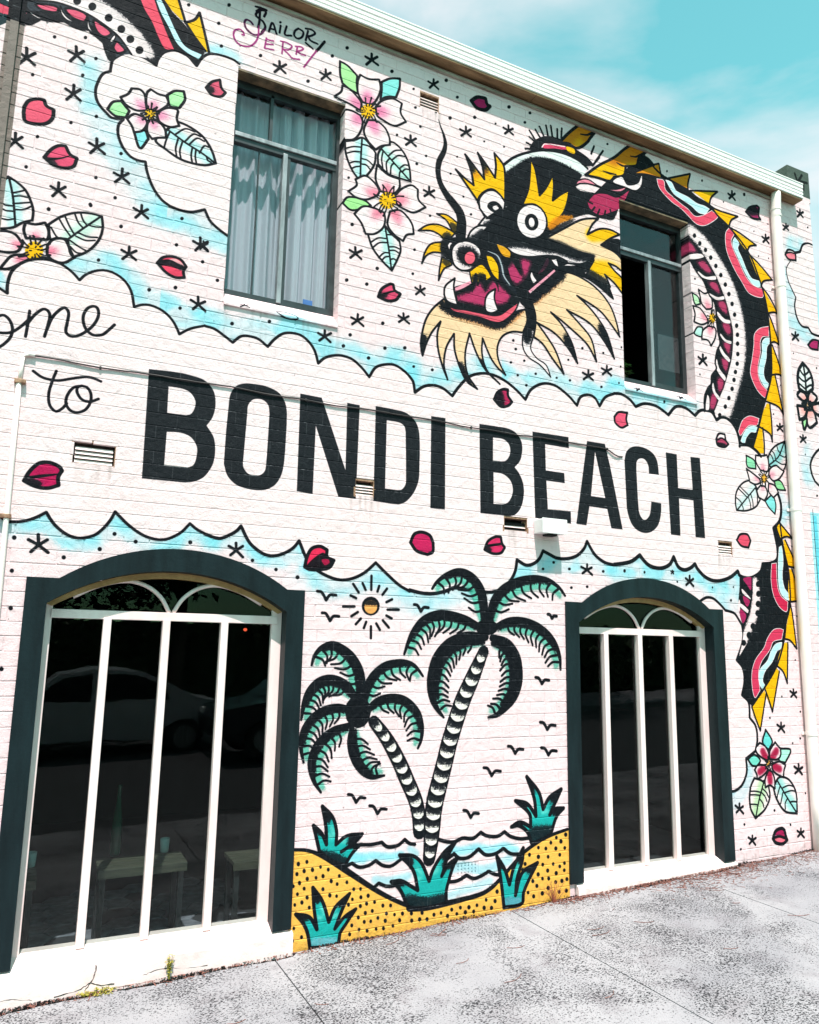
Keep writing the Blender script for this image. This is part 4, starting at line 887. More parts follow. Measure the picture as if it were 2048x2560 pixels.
sand = joined([((1, 4), '740,258 850,262 950,292 1080,362 1250,472 1400,572 1500,632 1620,692 1725,735'), ((2, 4), '0,752 150,747 400,692 600,637 690,580 765,510 / 900,350 960,282 1100,182 1200,132 1330,85 / 1346,90 1352,660 / 1000,740 700,830 0,960 -400,1040')]) + [tl(1, 4)(690, 1130), tl(1, 4)(720, 700)]
fill(Raw(sand, True), SAND)
stroke(L((1, 4), '740,258 850,262 950,292 1080,362 1250,472 1400,572 1500,632 1620,692 1725,735'), [26, 30, 44, 50, 44, 40, 36, 36], K)
stroke(L((2, 4), '0,745 150,740 400,688 600,632 690,578 765,505 / 900,350 960,282 1100,182 1200,132 1330,85'), [60, 40, 32, 30, 26], K)
for f, s in (((1, 4), '788,378 860,360 975,403 907,427 1040,425 837,437 776,463 863,503 937,494 996,480 1133,478 745,565 798,538 1065,522 1115,547 1197,532 837,585 995,590 1255,590 1312,588 780,632 862,660 1053,642 1110,648 1315,658 1376,645 1243,675 818,702 758,723 1210,720 1310,732 1363,712 1430,698 880,745 1500,728 1565,727 1352,790 1411,773 1530,795 1598,804 1665,795 1293,828 1458,832 1520,856 1641,852 1343,865 1398,860 1238,895 1585,898 1300,930 1367,940 1443,925 1505,920 1220,970 750,920 815,995 740,1025'),
             ((2, 4), '15,793 105,788 205,805 265,790 355,762 428,745 500,742 567,725 18,855 85,845 147,843 320,815 398,798 470,785 540,778 628,747 690,748 645,680 720,690 737,610 1085,240 1148,247 1232,247 1307,242 1275,187 1190,198 1315,130 1236,155 1010,300 1085,317 1167,317 1265,300 973,377 1122,383 1210,378 1265,398 1305,370 955,430 1163,433 1235,455 1303,430 1083,465 1120,500 1172,500 1038,522 1230,530 1283,520 1325,505 1072,562 1167,580 998,618 1118,625 1045,650 1260,612 1320,602')):
    for t in s.split():
        x, y = map(float, t.split(',')); r = random.uniform(14, 18); gg = tl(*f)
        fill(Raw([gg(x + r * .85 * math.cos(k * .7854), y + r * 1.15 * math.sin(k * .7854)) for k in range(8)], True), K)
bare()
def trunk(f, pts, w, n, label):
    p = L(f, pts); t = np.array(p.px); d = np.concatenate([[0], np.cumsum(np.hypot(*np.diff(t, axis=0).T))]); d /= d[-1]
    def pt(u): return np.array([np.interp(u, d, t[:, 0]), np.interp(u, d, t[:, 1])])
    motif('painted_palm_trunk', label)
    stroke(p, w, K)
    ws = np.array(w if isinstance(w, list) else [w, w], float) / 3.369
    for i in range(n):
        u0, u1 = i / n, (i + 1) / n
        c0_, c1_ = pt(u0), pt(u1); ax = c1_ - c0_; ln = np.hypot(*ax); ax /= ln; nx = np.array([-ax[1], ax[0]])
        h = np.interp((u0 + u1) / 2, np.linspace(0, 1, len(ws)), ws) / 2 - 5.5
        a_, b_ = c0_ + ax * ln * .10, c0_ + ax * ln * .88
        cup = Raw([tuple(q) for q in cr([a_ + nx * h * .92, (a_ + b_) / 2 + nx * h, b_ - ax * ln * .12 + nx * h * .8, b_ + ax * 2, b_ - ax * ln * .12 - nx * h * .8, (a_ + b_) / 2 - nx * h, a_ - nx * h * .92], 4, True)], True)
        fill(cup, c8(252, 244, 236))
        top = Raw([tuple(a_ + nx * h), tuple(a_ - nx * h)], False)
        spray(Raw([tuple(a_ + nx * h + ax * ln * .1), tuple(a_ - nx * h + ax * ln * .1)], False), ln * .44 * 3.369, 56, K, .96, cup, .9)
        stroke(Raw([tuple(c0_ + nx * (h + 2)), tuple(c0_ + ax * ln * .1), tuple(c0_ - nx * (h + 2))], False), 9, K)
    bare()
trunk((1, 3), '1425,905 1520,1030 1590,1150 1650,1270 1705,1400 1745,1490 1785,1600 1805,1720 1810,1830', [100, 122, 132, 128, 122], 10, 'black and white ringed trunk of the left painted palm')
trunk((2, 3), '625,310 575,430 520,560 450,720 405,850 365,980 330,1100 302,1220 272,1340 242,1460 218,1560 198,1680 190,1790 180,1930 165,2060', [98, 138, 150, 150, 152, 158, 150, 110], 17, 'black and white ringed trunk of the right painted palm')
def frond(f, pts, w, side, ln, n, sw=19, droop=.25):
    """black curved frond; leaflets and a green shade hang on one side of it"""
    p = L(f, pts); t = np.array(p.px); d = np.concatenate([[0], np.cumsum(np.hypot(*np.diff(t, axis=0).T))]); D_ = d[-1]; d /= D_
    def pt(u): return np.array([np.interp(u, d, t[:, 0]), np.interp(u, d, t[:, 1])])
    mid = []
    for i in range(14):
        u = .04 + .94 * i / 13; c = pt(u); ax = pt(min(1, u + .03)) - pt(max(0, u - .03)); ax /= np.hypot(*ax); nx = np.array([-ax[1], ax[0]]) * side
        mid.append(tuple(c + nx * (w * .32 + 12) / 3.369))
    spray(Raw(mid, False), [40, ln * .95, ln * .9, ln * .7, ln * .3], 44, EMER, .8, None, .5, True)
    spray(Raw(mid, False), [20, ln * .6, ln * .5, ln * .4, ln * .1], 50, c8(150, 236, 210), .45, None, .3, True)
    stroke(p, [w * .55, w * .9, w, w * .95, w * .8, w * .5, 20], K)
    k2 = []
    for i in range(14):
        u = .02 + .8 * i / 13; c = pt(u); ax = pt(min(1, u + .03)) - pt(max(0, u - .03)); ax /= np.hypot(*ax); nx = np.array([-ax[1], ax[0]]) * side
        k2.append(tuple(c + nx * w * .36 / 3.369))
    spray(Raw(k2, False), [w * .4, w * .55, w * .5, w * .3], 30, K, 1, None, .9, True)
    n = max(6, round(n * .88))
    for i in range(n):
        u = .10 + .86 * (i + .5) / n; c = pt(u); ax = pt(min(1, u + .04)) - pt(max(0, u - .04)); ax /= np.hypot(*ax); nx = np.array([-ax[1], ax[0]]) * side
        l = ln / 3.369 * (0.72 + .4 * math.sin(math.pi * min(1, u * 1.05))) * random.uniform(.92, 1.08)
        a_ = c + nx * w * .25 / 3.369
        e = a_ + nx * l + ax * l * (.18 + droop * .6); m = a_ + nx * l * .55 + ax * l * (-.02)
        stroke(Raw(cr([tuple(a_), tuple(m), tuple(e)], 5), False), [sw * 1.2, sw, sw * .9], K)
def crown(f, c, r):
    gg = tl(*f); fill(Raw([gg(c[0] + r[0] * math.cos(k * .5236), c[1] + r[1] * math.sin(k * .5236)) for k in range(12)], True), K)
motif('painted_palm_crown', 'green and black painted fronds of the taller right palm')
F = (2, 3)
frond(F, '645,90 635,-20 615,-165 560,-275 480,-342 400,-358 300,-325 230,-272 190,-215', 74, -1, 130, 10)
frond(F, '660,90 680,-10 720,-125 800,-215 920,-275 1050,-300 1170,-285 1260,-225 1310,-158', 74, 1, 130, 10)
frond(F, '590,100 480,48 350,12 250,2 130,42 50,122 0,210 -45,335', 78, -1, 130, 12)
frond(F, '720,112 800,72 900,58 1020,82 1130,142 1220,242 1265,360 1272,465', 74, 1, 120, 12)
frond(F, '640,190 460,205 330,270 240,380 195,520 185,640 205,740 245,815 288,868', 118, -1, 110, 15, 20)
frond(F, '700,200 810,250 880,350 905,480 900,600 860,710 790,800 730,850 665,868', 112, 1, 100, 14, 20)
crown(F, (650, 110), (95, 70)); bare()
motif('painted_palm_crown', 'green and black painted fronds of the shorter left palm')
F = (1, 3)
frond(F, '1310,800 1322,640 1300,480 1230,355 1130,275 1060,255 980,285 925,350 900,428', 84, -1, 130, 10)
frond(F, '1320,780 1365,620 1420,520 1520,435 1640,405 1725,412 1780,445 1838,520', 70, 1, 120, 9)
frond(F, '1270,690 1180,592 1060,550 960,575 880,655 835,760 812,890', 86, -1, 125, 11)
frond(F, '1240,800 1120,785 1000,815 900,885 830,995 810,1120 832,1248', 74, -1, 120, 10)
frond(F, '1220,930 1080,985 965,1085 905,1200 895,1300 922,1410 978,1500', 76, -1, 125, 9)
frond(F, '1370,800 1450,735 1560,705 1680,725 1785,820 1828,950 1822,1060 1795,1128', 72, 1, 115, 10)
frond(F, '1240,960 1235,1080 1262,1200 1320,1305 1405,1368 1512,1358', 84, -1, 120, 8)
crown(F, (1290, 820), (110, 140)); bare()
# agaves
def agave(f, s, label, tips, grey=None):
    motif('painted_agave', label); q = P(f, s); fill(q, TEAL)
    pts = [tuple(map(float, t.split(','))) for t in s.split() if t != '/']
    cx = sum(p[0] for p in pts) / len(pts); cy = sum(p[1] for p in pts) / len(pts)
    for x, y in tips:
        spray(L(f, '%f,%f %f,%f' % (x, y, x + (cx - x) * .35, y + (cy - y) * .35)), 90, 60, K, 1, q, .75)
        spray(L(f, '%f,%f %f,%f' % (x + (cx - x) * .62, y + (cy - y) * .62, x + (cx - x) * .85, y + (cy - y) * .85)), 26, 36, c8(140, 236, 220), .6, q, .3)
    if grey: spray(L(f, grey[0]), grey[1], 70, grey[2], .9, q, .8)
    stroke(q, 27, K); bare()
agave((1, 4), '965,270 945,180 915,52 / 985,120 1025,215 / 1020,60 990,-110 / 1075,-20 1110,100 1105,215 / 1200,140 1328,125 / 1260,200 1150,275 / 1230,225 1308,217 / 1240,290 1180,390 / 1060,345', 'painted agave on the left end of the sand', ((915, 52), (990, -110), (1328, 125), (1308, 217)), ('980,330 1080,350 1170,390', 120, K))
agave((1, 4), '885,1085 865,960 830,880 765,800 / 880,825 945,930 / 920,750 910,575 / 990,690 1045,868 / 1100,740 1220,627 / 1150,780 1095,925 / 1180,820 1272,757 / 1190,880 1140,960 1112,1060', 'painted agave at the foot of the wall beside the large window', ((765, 800), (910, 575), (1220, 627), (1272, 757)), ('900,1040 1100,1030', 60, c8(120, 190, 205)))
agave((2, 4), '-30,710 -60,630 -100,570 -155,527 / -70,520 20,570 70,600 / 30,430 -85,302 / 30,310 100,370 165,522 / 200,420 290,280 385,197 / 330,300 270,480 / 330,380 408,322 / 360,420 330,520 310,600 310,705 / 150,745 0,742', 'large painted agave under the palm trunks', ((-155, 527), (-85, 302), (385, 197), (408, 322)), ('-20,700 150,720 310,680', 110, K))
agave((2, 4), '795,745 780,600 765,480 735,312 / 800,420 842,552 / 880,400 958,242 / 950,350 905,500 892,642 / 950,450 1078,367 / 1010,500 960,620 945,712', 'painted agave at the foot of the wall left of the small window', ((735, 312), (958, 242), (1078, 367)), ('800,700 940,690', 60, c8(100, 170, 190)))
agave((2, 3), '1030,1930 990,1830 920,1780 858,1790 / 930,1750 1020,1790 / 1010,1680 892,1570 / 990,1595 1065,1700 / 1050,1550 987,1367 / 1090,1500 1125,1642 / 1180,1540 1278,1472 / 1230,1580 1180,1690 / 1220,1640 1298,1632 / 1240,1700 1190,1850 / 1130,1890', 'painted agave on the right end of the sand', ((858, 1790), (892, 1570), (987, 1367), (1278, 1472), (1298, 1632)), ('1040,1850 1180,1840', 110, K))
# sun
motif('painted_sun', 'small orange painted sun between the palms and the large window')
gg = tl(1, 2)
fill(Raw([gg(1398 + 76 * math.cos(k * .4), 1655 + 80 * math.sin(k * .4)) for k in range(16)], True), K)
q = Raw([gg(1398 + 54 * math.cos(k * .4), 1662 + 58 * math.sin(k * .4)) for k in range(16)], True); fill(q, c8(248, 176, 100)); spray(L((1, 2), '1345,1625 1450,1625'), 40, 30, K, .9, q, .9)
for s in ('1405,1400 1403,1518', '1470,1485 1455,1532', '1535,1508 1497,1560', '1578,1598 1530,1622', '1540,1685 1635,1685', '1530,1735 1575,1760', '1500,1775 1550,1835', '1445,1802 1475,1855', '1400,1825 1400,1925', '1360,1788 1340,1840', '1315,1760 1272,1808', '1290,1705 1235,1740', '1165,1658 1262,1658', '1228,1565 1275,1588', '1250,1468 1297,1540', '1330,1462 1355,1518'): motif('sun_ray'); lines((1, 2), 20, K, s); bare()
def bird(f, x, y, s=1.0):
    motif('painted_bird'); stroke(L(f, '%f,%f %f,%f %f,%f %f,%f / %f,%f %f,%f' % (x - 70 * s, y - 72 * s, x - 38 * s, y - 66 * s, x - 14 * s, y - 30 * s, x, y, x + 32 * s, y - 42 * s, x + 80 * s, y - 40 * s)), 22, K); bare()
for f, x, y, s in (((1, 2), 1022, 1605, 1.05), ((1, 3), 1055, 55, .95), ((2, 2), 95, 1700, .8), ((2, 3), 1200, 35, .5), ((2, 3), 1115, 585, .75), ((2, 3), 1160, 970, .85), ((2, 3), 890, 1172, .85), ((2, 3), 1170, 1185, .85), ((2, 3), 692, 1360, .95), ((2, 3), 515, 1712, .85), ((1, 3), 1275, 1585, .95), ((1, 3), 1455, 1680, .95)): bird(f, x, y, s)

# ---------------------------------------------------------- odd patches of paint on the wall
# the steel channel at the left edge and the blue panel at the far right
rectw(-0.46, 0.0, -0.36, 5.54, BROWN); rectw(-0.46, 5.52, -0.36, 6.8, c8(16, 20, 26))
q = coverage([np.array(w2t([(-1.5, 5.7), (-1.2, 5.5), (-.7, 5.40), (-.52, 5.44), (-.46, 5.50), (-.46, 6.3), (-1.0, 6.3), (-1.4, 6.1)]))]); comp(*q, c8(26, 52, 58))
for z in (5.75, 5.58):
    q = coverage([np.array(w2t([(-.60, z), (-.53, z + .045), (-.455, z + .03), (-.455, z - .02), (-.54, z - .03)]))]); comp(*q, c8(230, 84, 108))
q = coverage([np.array(w2t([(-.62, 5.70), (-.52, 5.67), (-.46, 5.65), (-.46, 5.675), (-.52, 5.70), (-.62, 5.73)]))]); comp(*q, W)
rectw(6.60, 0.1, 6.95, 3.13, c8(176, 232, 242)); rectw(6.64, 0.1, 6.69, 3.1, c8(110, 214, 232)); rectw(6.66, 0.3, 6.95, 2.3, c8(28, 52, 70)); rectw(6.635, 0.1, 6.643, 3.16, c8(40, 50, 60))
for i in range(7): lines((3, 3), 9, W, '%d,%d %d,%d %d,%d' % (1690 + i % 2 * 8, 620 + i * 34, 1720, 600 + i * 34, 1745, 640 + i * 34))
# dark paint on the pier top, with two scratched capitals
rectw(6.2, 6.50, 7.1, 6.9, c8(84, 96, 88))
Zf = zz(1848, 380, 5.39)
lines(Zf, 17, c8(24, 30, 28), '755,285 795,405', '850,310 795,405', '840,395 920,415', '872,410 872,510')
# joints of the brickwork: pale paint darkened, dark paint broken; wear: drips below sills and vents, splashes at the foot
CH = 0.081; ZJ0 = at(749.5, 1053.7)[1] % CH
KR = range(int(math.floor(-.25 / CH)), int(6.42 / CH) + 1)
OFFS = {k: (.12 if k % 2 else 0) + random.uniform(-.01, .01) for k in KR}
def smooth1(n, r): a = rng.random(n).astype(np.float32); c = np.cumsum(np.concatenate([a[-r:], a, a[:r]])); q = c[2 * r:] - c[:-2 * r]; q = q[:n]; return (q - q.mean()) / q.std()
for k in KR:
    r = int(round((ZT - (ZJ0 + k * CH)) / TX))
    if not 2 < r < NH - 2: continue
    m = np.clip(smooth1(NW, 14) * .7 + .1, 0, 1) * np.clip(smooth1(NW, 3) * .5 + .7, 0, 1)
    for rr, am in ((r - 1, .5), (r, .8)):
        row = CAN[rr]; dark = row.mean(1) < .42
        al = np.where(dark, .62, .20) * m * am
        row += (np.where(dark[:, None], np.float32(.78), row * .62) - row) * al[:, None]
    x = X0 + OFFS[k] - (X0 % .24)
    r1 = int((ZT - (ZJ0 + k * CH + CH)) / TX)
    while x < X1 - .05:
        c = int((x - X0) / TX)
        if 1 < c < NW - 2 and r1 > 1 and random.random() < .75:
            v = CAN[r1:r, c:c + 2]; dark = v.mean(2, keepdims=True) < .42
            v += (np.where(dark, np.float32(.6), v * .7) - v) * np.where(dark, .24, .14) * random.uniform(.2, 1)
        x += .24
def drip(x, z, n, spread, lmax, a, col):
    for _ in range(n):
        xx = x + random.uniform(-spread, spread); l = lmax * random.uniform(.3, 1)
        px = w2t([(xx, z), (xx + random.uniform(-.006, .006), z - l * .5), (xx + random.uniform(-.01, .01), z - l)])
        q = Raw.__new__(Raw); q.t = px; q.closed = False; q.corners = []; q.px = [(500, 1000), (520, 1200), (520, 1400)]
        ww = np.array([.012, .009, .003]) / TX * random.uniform(.5, 1.4)
        r = coverage(strokepolys(px, ww)); m, r0, c0 = r; comp(blur(m, 2) * a * random.uniform(.3, 1), r0, c0, col, False)
GRIME = c8(120, 108, 100)
bare()
for x in (.98, 1.2, 1.5, 1.72): drip(x, 3.985, 7, .06, .34, .16, GRIME)
for x in (4.38, 4.7, 5.0, 5.16): drip(x, 3.97, 7, .06, .32, .16, GRIME)
for v in ((.26, 2.82), (2.0, 2.81), (3.24, 2.67), (5.44, 2.64), (2.45, 5.95)): drip(v[0], v[1], 12, .10, .22, .22, GRIME)
for x in np.arange(1.6, 6.9, .11):
    if 3.66 < x < 5.38: continue
    for _ in range(5): drip(x + random.uniform(-.05, .05), gz(x) + random.uniform(.01, .16), 1, .02, .10, .22, c8(110, 92, 84))
for _ in range(300):
    x = random.uniform(-.3, 6.9); z = random.triangular(.1, 6.2, 2.6); s_ = random.uniform(.5, 1.8)
    r = coverage([np.array([((x - X0) / TX + s_ * math.cos(t_) * random.uniform(.6, 1.4), (ZT - z) / TX + s_ * math.sin(t_) * random.uniform(.6, 1.4)) for t_ in np.arange(6) * 1.047])])
    if r: comp(r[0] * .55, r[1], r[2], c8(70, 60, 58), False)
def to_albedo(c):
    lin = np.where(c <= .04045, c / 12.92, ((c + .055) / 1.055) ** 2.4) * 0.80
    return np.where(lin <= .0031308, lin * 12.92, 1.055 * lin ** (1 / 2.4) - .055)
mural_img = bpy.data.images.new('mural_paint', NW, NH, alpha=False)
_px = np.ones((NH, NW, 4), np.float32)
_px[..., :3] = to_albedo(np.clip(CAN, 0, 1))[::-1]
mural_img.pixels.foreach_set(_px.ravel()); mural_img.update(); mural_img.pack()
del _px
# ------------------------------------------------------------------ materials
def new_mat(name):
    m = bpy.data.materials.new(name); m.use_nodes = True
    nt = m.node_tree; b = nt.nodes['Principled BSDF']
    return m, nt, nt.nodes, nt.links, b
def s2l(*c): return tuple((k / 255 / 12.92) if k / 255 <= .04045 else ((k / 255 + .055) / 1.055) ** 2.4 for k in c) + (1.0,)
def noise_node(nt, scale, detail=4, rough=.55, coord='Object', dist=0.0, stretch=None):
    tc = nt.nodes.new('ShaderNodeTexCoord'); n = nt.nodes.new('ShaderNodeTexNoise')
    n.inputs['Scale'].default_value = scale; n.inputs['Detail'].default_value = detail; n.inputs['Roughness'].default_value = rough; n.inputs['Distortion'].default_value = dist
    if coord == 'World':
        g = nt.nodes.new('ShaderNodeNewGeometry'); src = g.outputs['Position']
    else: src = tc.outputs[coord]
    if stretch:
        mp = nt.nodes.new('ShaderNodeMapping'); mp.inputs['Scale'].default_value = stretch; nt.links.new(src, mp.inputs['Vector']); src = mp.outputs['Vector']
    nt.links.new(src, n.inputs['Vector'])
    return n
def ramp(nt, src, *stops):
    r = nt.nodes.new('ShaderNodeValToRGB'); e = r.color_ramp.elements
    while len(e) < len(stops): e.new(0.5)
    for k, (p, c) in enumerate(stops): e[k].position = p; e[k].color = c if len(c) == 4 else (*c, 1)
    nt.links.new(src, r.inputs['Fac']); return r
def bump(nt, src, b, strength=.3, dist=.01):
    n = nt.nodes.new('ShaderNodeBump'); n.inputs['Strength'].default_value = strength; n.inputs['Distance'].default_value = dist
    nt.links.new(src, n.inputs['Height']); nt.links.new(n.outputs['Normal'], b.inputs['Normal']); return n
def mix(nt, a, b, fac, blend='MIX'):
    m = nt.nodes.new('ShaderNodeMix'); m.data_type = 'RGBA'; m.blend_type = blend
    for s, v in (('A', a), ('B', b), ('Factor', fac)):
        if hasattr(v, 'links') or hasattr(v, 'is_linked'): nt.links.new(v, m.inputs[s])
        else: m.inputs[s].default_value = v
    return m
def simple(name, c1, c2, scale=8, rough=.6, bs=.15, bd=.004, metal=0.0, stretch=None, detail=5, coord='World', lo=.35, hi=.65, spec=.5):
    m, nt, N, Lk, b = new_mat(name)
    n = noise_node(nt, scale, detail, .6, coord, 0, stretch)
    r = ramp(nt, n.outputs['Fac'], (lo, c1), (hi, c2))
    Lk.new(r.outputs['Color'], b.inputs['Base Color'])
    b.inputs['Roughness'].default_value = rough; b.inputs['Metallic'].default_value = metal
    b.inputs['Specular IOR Level'].default_value = spec
    if bs: 
        n2 = noise_node(nt, scale * 6, 4, .6, coord)
        bump(nt, n2.outputs['Fac'], b, bs, bd)
    return m

# the painted brick: the mural lies on the wall plane, so it is looked up by world X and Z
M_MURAL, nt, N, Lk, b = new_mat('mural_painted_brick')
g = N.new('ShaderNodeNewGeometry'); sp = N.new('ShaderNodeSeparateXYZ'); cb = N.new('ShaderNodeCombineXYZ')
Lk.new(g.outputs['Position'], sp.inputs[0])
for ax, out, lo, hi in (('X', 'X', X0, X1), ('Z', 'Y', ZB, ZT)):
    mr = N.new('ShaderNodeMapRange'); mr.clamp = False
    mr.inputs['From Min'].default_value = lo; mr.inputs['From Max'].default_value = hi
    Lk.new(sp.outputs[ax], mr.inputs['Value']); Lk.new(mr.outputs['Result'], cb.inputs[out])
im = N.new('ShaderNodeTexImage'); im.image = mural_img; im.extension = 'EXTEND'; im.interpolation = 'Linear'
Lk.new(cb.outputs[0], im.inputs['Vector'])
oi = N.new('ShaderNodeObjectInfo')
tr = ramp(nt, oi.outputs['Random'], (0.0, (1, 1, 1)), (0.55, (1, .985, .98)), (1.0, (1, .955, .95)))
c1 = mix(nt, im.outputs['Color'], tr.outputs['Color'], 0.8, 'MULTIPLY')
big = noise_node(nt, 1.7, 4, .55, 'World')
br_ = ramp(nt, big.outputs['Fac'], (.42, (1, .965, .958)), (.6, (1, 1, 1)))
c2 = mix(nt, c1.outputs['Result'], br_.outputs['Color'], .8, 'MULTIPLY')
# dry-brush flecks where paint has missed the pits of the brick, and a little grime
fl = noise_node(nt, 190, 3, .6, 'World'); flr = ramp(nt, fl.outputs['Fac'], (.66, (0, 0, 0)), (.74, (1, 1, 1)))
patch_n = noise_node(nt, 6, 3, .6, 'World'); pr = ramp(nt, patch_n.outputs['Fac'], (.40, (0, 0, 0)), (.62, (.22, .22, .22)))
fm = N.new('ShaderNodeMath'); fm.operation = 'MULTIPLY'; Lk.new(flr.outputs['Color'], fm.inputs[0]); Lk.new(pr.outputs['Color'], fm.inputs[1])
c3 = mix(nt, c2.outputs['Result'], (.62, .60, .59, 1), fm.outputs[0])
gr_ = noise_node(nt, 70, 5, .7, 'World'); grr = ramp(nt, gr_.outputs['Fac'], (.30, (.55, .53, .53)), (.37, (1, 1, 1)))
c4 = mix(nt, c3.outputs['Result'], grr.outputs['Color'], .5, 'MULTIPLY')
Lk.new(c4.outputs['Result'], b.inputs['Base Color'])
b.inputs['Roughness'].default_value = .66; b.inputs['Specular IOR Level'].default_value = .07
n1 = noise_node(nt, 95, 6, .7, 'World'); n0 = noise_node(nt, 13, 3, .55, 'World', .6)
bm_ = N.new('ShaderNodeMath'); bm_.operation = 'MULTIPLY_ADD'; bm_.inputs[1].default_value = 2.6; Lk.new(n0.outputs['Fac'], bm_.inputs[0]); Lk.new(n1.outputs['Fac'], bm_.inputs[2])
bump(nt, bm_.outputs[0], b, .55, .006)
# roller and weather marks: the paint is thinner in places
th = noise_node(nt, 22, 5, .7, 'World', .4); thr = ramp(nt, th.outputs['Fac'], (.34, (.86, .85, .85)), (.52, (1, 1, 1)), (.72, (1.0, 1.0, 1.0)))
lum = N.new('ShaderNodeRGBToBW'); Lk.new(c4.outputs['Result'], lum.inputs[0])
dk = ramp(nt, lum.outputs[0], (.02, (1, 1, 1)), (.25, (0, 0, 0)))
tn = noise_node(nt, 34, 6, .75, 'World', .3); tnr = ramp(nt, tn.outputs['Fac'], (.45, (0, 0, 0)), (.75, (.06, .06, .06)))
fm2 = N.new('ShaderNodeMath'); fm2.operation = 'MULTIPLY'; Lk.new(dk.outputs['Color'], fm2.inputs[0]); Lk.new(tnr.outputs['Color'], fm2.inputs[1])
c5 = mix(nt, c4.outputs['Result'], thr.outputs['Color'], .45, 'MULTIPLY')
c6 = mix(nt, c5.outputs['Result'], (.16, .17, .18, 1), fm2.outputs[0])
Lk.new(c6.outputs['Result'], b.inputs['Base Color'])

M_SURROUND = simple('dark_teal_trim_paint', s2l(11, 22, 26), s2l(21, 36, 40), 5, .5, .3, .005, stretch=(2.5, 2.5, .4), spec=.22)
M_FRAME = simple('cream_gloss_paint', s2l(232, 206, 202), s2l(242, 222, 218), 9, .45, .12, .003, stretch=(1, 1, .3))
M_TAN = simple('tan_timber_head', s2l(168, 132, 84), s2l(196, 160, 108), 14, .5, .15, .004)
M_SILL = simple('white_masonry_paint', s2l(222, 194, 190), s2l(238, 216, 212), 5, .6, .35, .008, lo=.30, hi=.5)
M_GUTTER = simple('white_metal_fascia', s2l(240, 228, 224), s2l(250, 243, 240), 3, .5, .05, .002, stretch=(.4, 1, 6))
M_SOFFIT = simple('weathered_brown_board', s2l(104, 78, 50), s2l(164, 128, 92), 7, .75, .3, .006, stretch=(.35, 2, 2))
M_BATTEN = simple('grey_brown_batten', s2l(120, 108, 96), s2l(170, 158, 146), 9, .75, .3, .006, stretch=(.4, 2, 2))
M_LINTEL = simple('rusty_steel_lintel', s2l(70, 62, 46), s2l(136, 112, 84), 12, .7, .3, .005)
M_DARKFRAME = simple('dark_grey_window_steel', s2l(30, 35, 37), s2l(50, 56, 58), 12, .4, .05, .002)
M_ALU = simple('dull_aluminium', s2l(120, 122, 124), s2l(172, 172, 174), 18, .42, .1, .002, metal=.35, stretch=(1, 1, .2))
M_ROOM = simple('dark_interior', s2l(22, 26, 27), s2l(34, 38, 38), 2, .8, 0)
M_FLOOR = simple('dark_floor', s2l(40, 42, 46), s2l(58, 60, 64), 4, .6, 0)
M_TILE = simple('grey_hexagon_tile', s2l(96, 98, 108), s2l(140, 142, 152), 16, .45, .08, .002)
M_PIPE = simple('white_pvc', s2l(240, 222, 214), s2l(246, 234, 229), 4, .4, .03, .002)
M_BOX = simple('white_plastic', s2l(232, 224, 222), s2l(242, 238, 236), 5, .45, .02, .001)
M_CABLE = simple('black_cable', s2l(28, 22, 22), s2l(52, 42, 40), 20, .5, 0)
M_BROKEN = simple('bare_brick', s2l(118, 84, 62), s2l(178, 140, 112), 40, .85, .5, .006)
M_VENT = simple('grey_vent_back', s2l(60, 54, 52), s2l(96, 88, 84), 14, .9, 0)
M_BLACK = simple('black_void', s2l(8, 8, 9), s2l(14, 14, 15), 4, .9, 0)
M_WOOD = simple('pale_timber', s2l(52, 56, 47), s2l(84, 84, 70), 20, .5, .1, .002, stretch=(.3, 3, 3))
M_BOTTLE = simple('green_bottle', s2l(10, 52, 38), s2l(20, 78, 60), 6, .12, 0)
M_CUP = simple('pale_glassware', s2l(150, 178, 180), s2l(190, 210, 210), 6, .15, 0)
M_LEAFD = simple('weed_green', s2l(120, 118, 40), s2l(186, 170, 66), 60, .6, 0, coord='Object')
M_LEAFR = simple('weed_red', s2l(118, 54, 44), s2l(170, 92, 70), 60, .7, 0, coord='Object')
M_PLANT = simple('plant_green', s2l(40, 84, 40), s2l(96, 140, 84), 40, .5, 0, coord='Object')
M_PETALR = simple('red_flower', s2l(190, 24, 40), s2l(220, 50, 60), 40, .5, 0, coord='Object')
M_LITTER = simple('leaf_litter', s2l(70, 40, 36), s2l(150, 96, 82), 90, .8, 0)
M_SOIL = simple('dark_joint_soil', s2l(16, 12, 12), s2l(44, 34, 32), 40, .9, .5, .01)
M_ASPH = simple('asphalt', s2l(56, 56, 58), s2l(78, 78, 80), 60, .85, .4, .006)
M_POSTER = simple('dark_poster', s2l(22, 22, 24), s2l(58, 52, 52), 30, .4, 0, detail=8)
M_BLUE = simple('blue_label', s2l(50, 90, 150), s2l(70, 110, 170), 5, .4, 0)
M_TYRE = simple('tyre_rubber', s2l(24, 24, 25), s2l(36, 36, 37), 20, .8, 0)
M_CARS = simple('silver_car_paint', s2l(188, 194, 198), s2l(200, 205, 208), 2, .2, 0, metal=.2)
M_CARD = simple('dark_car_paint', s2l(34, 40, 46), s2l(40, 46, 52), 2, .2, 0)
M_HEDGE = simple('hedge_leaf', s2l(34, 54, 26), s2l(66, 92, 44), 30, .7, 0)
M_BARK = simple('bark', s2l(66, 54, 44), s2l(104, 88, 72), 14, .9, .4, .01)

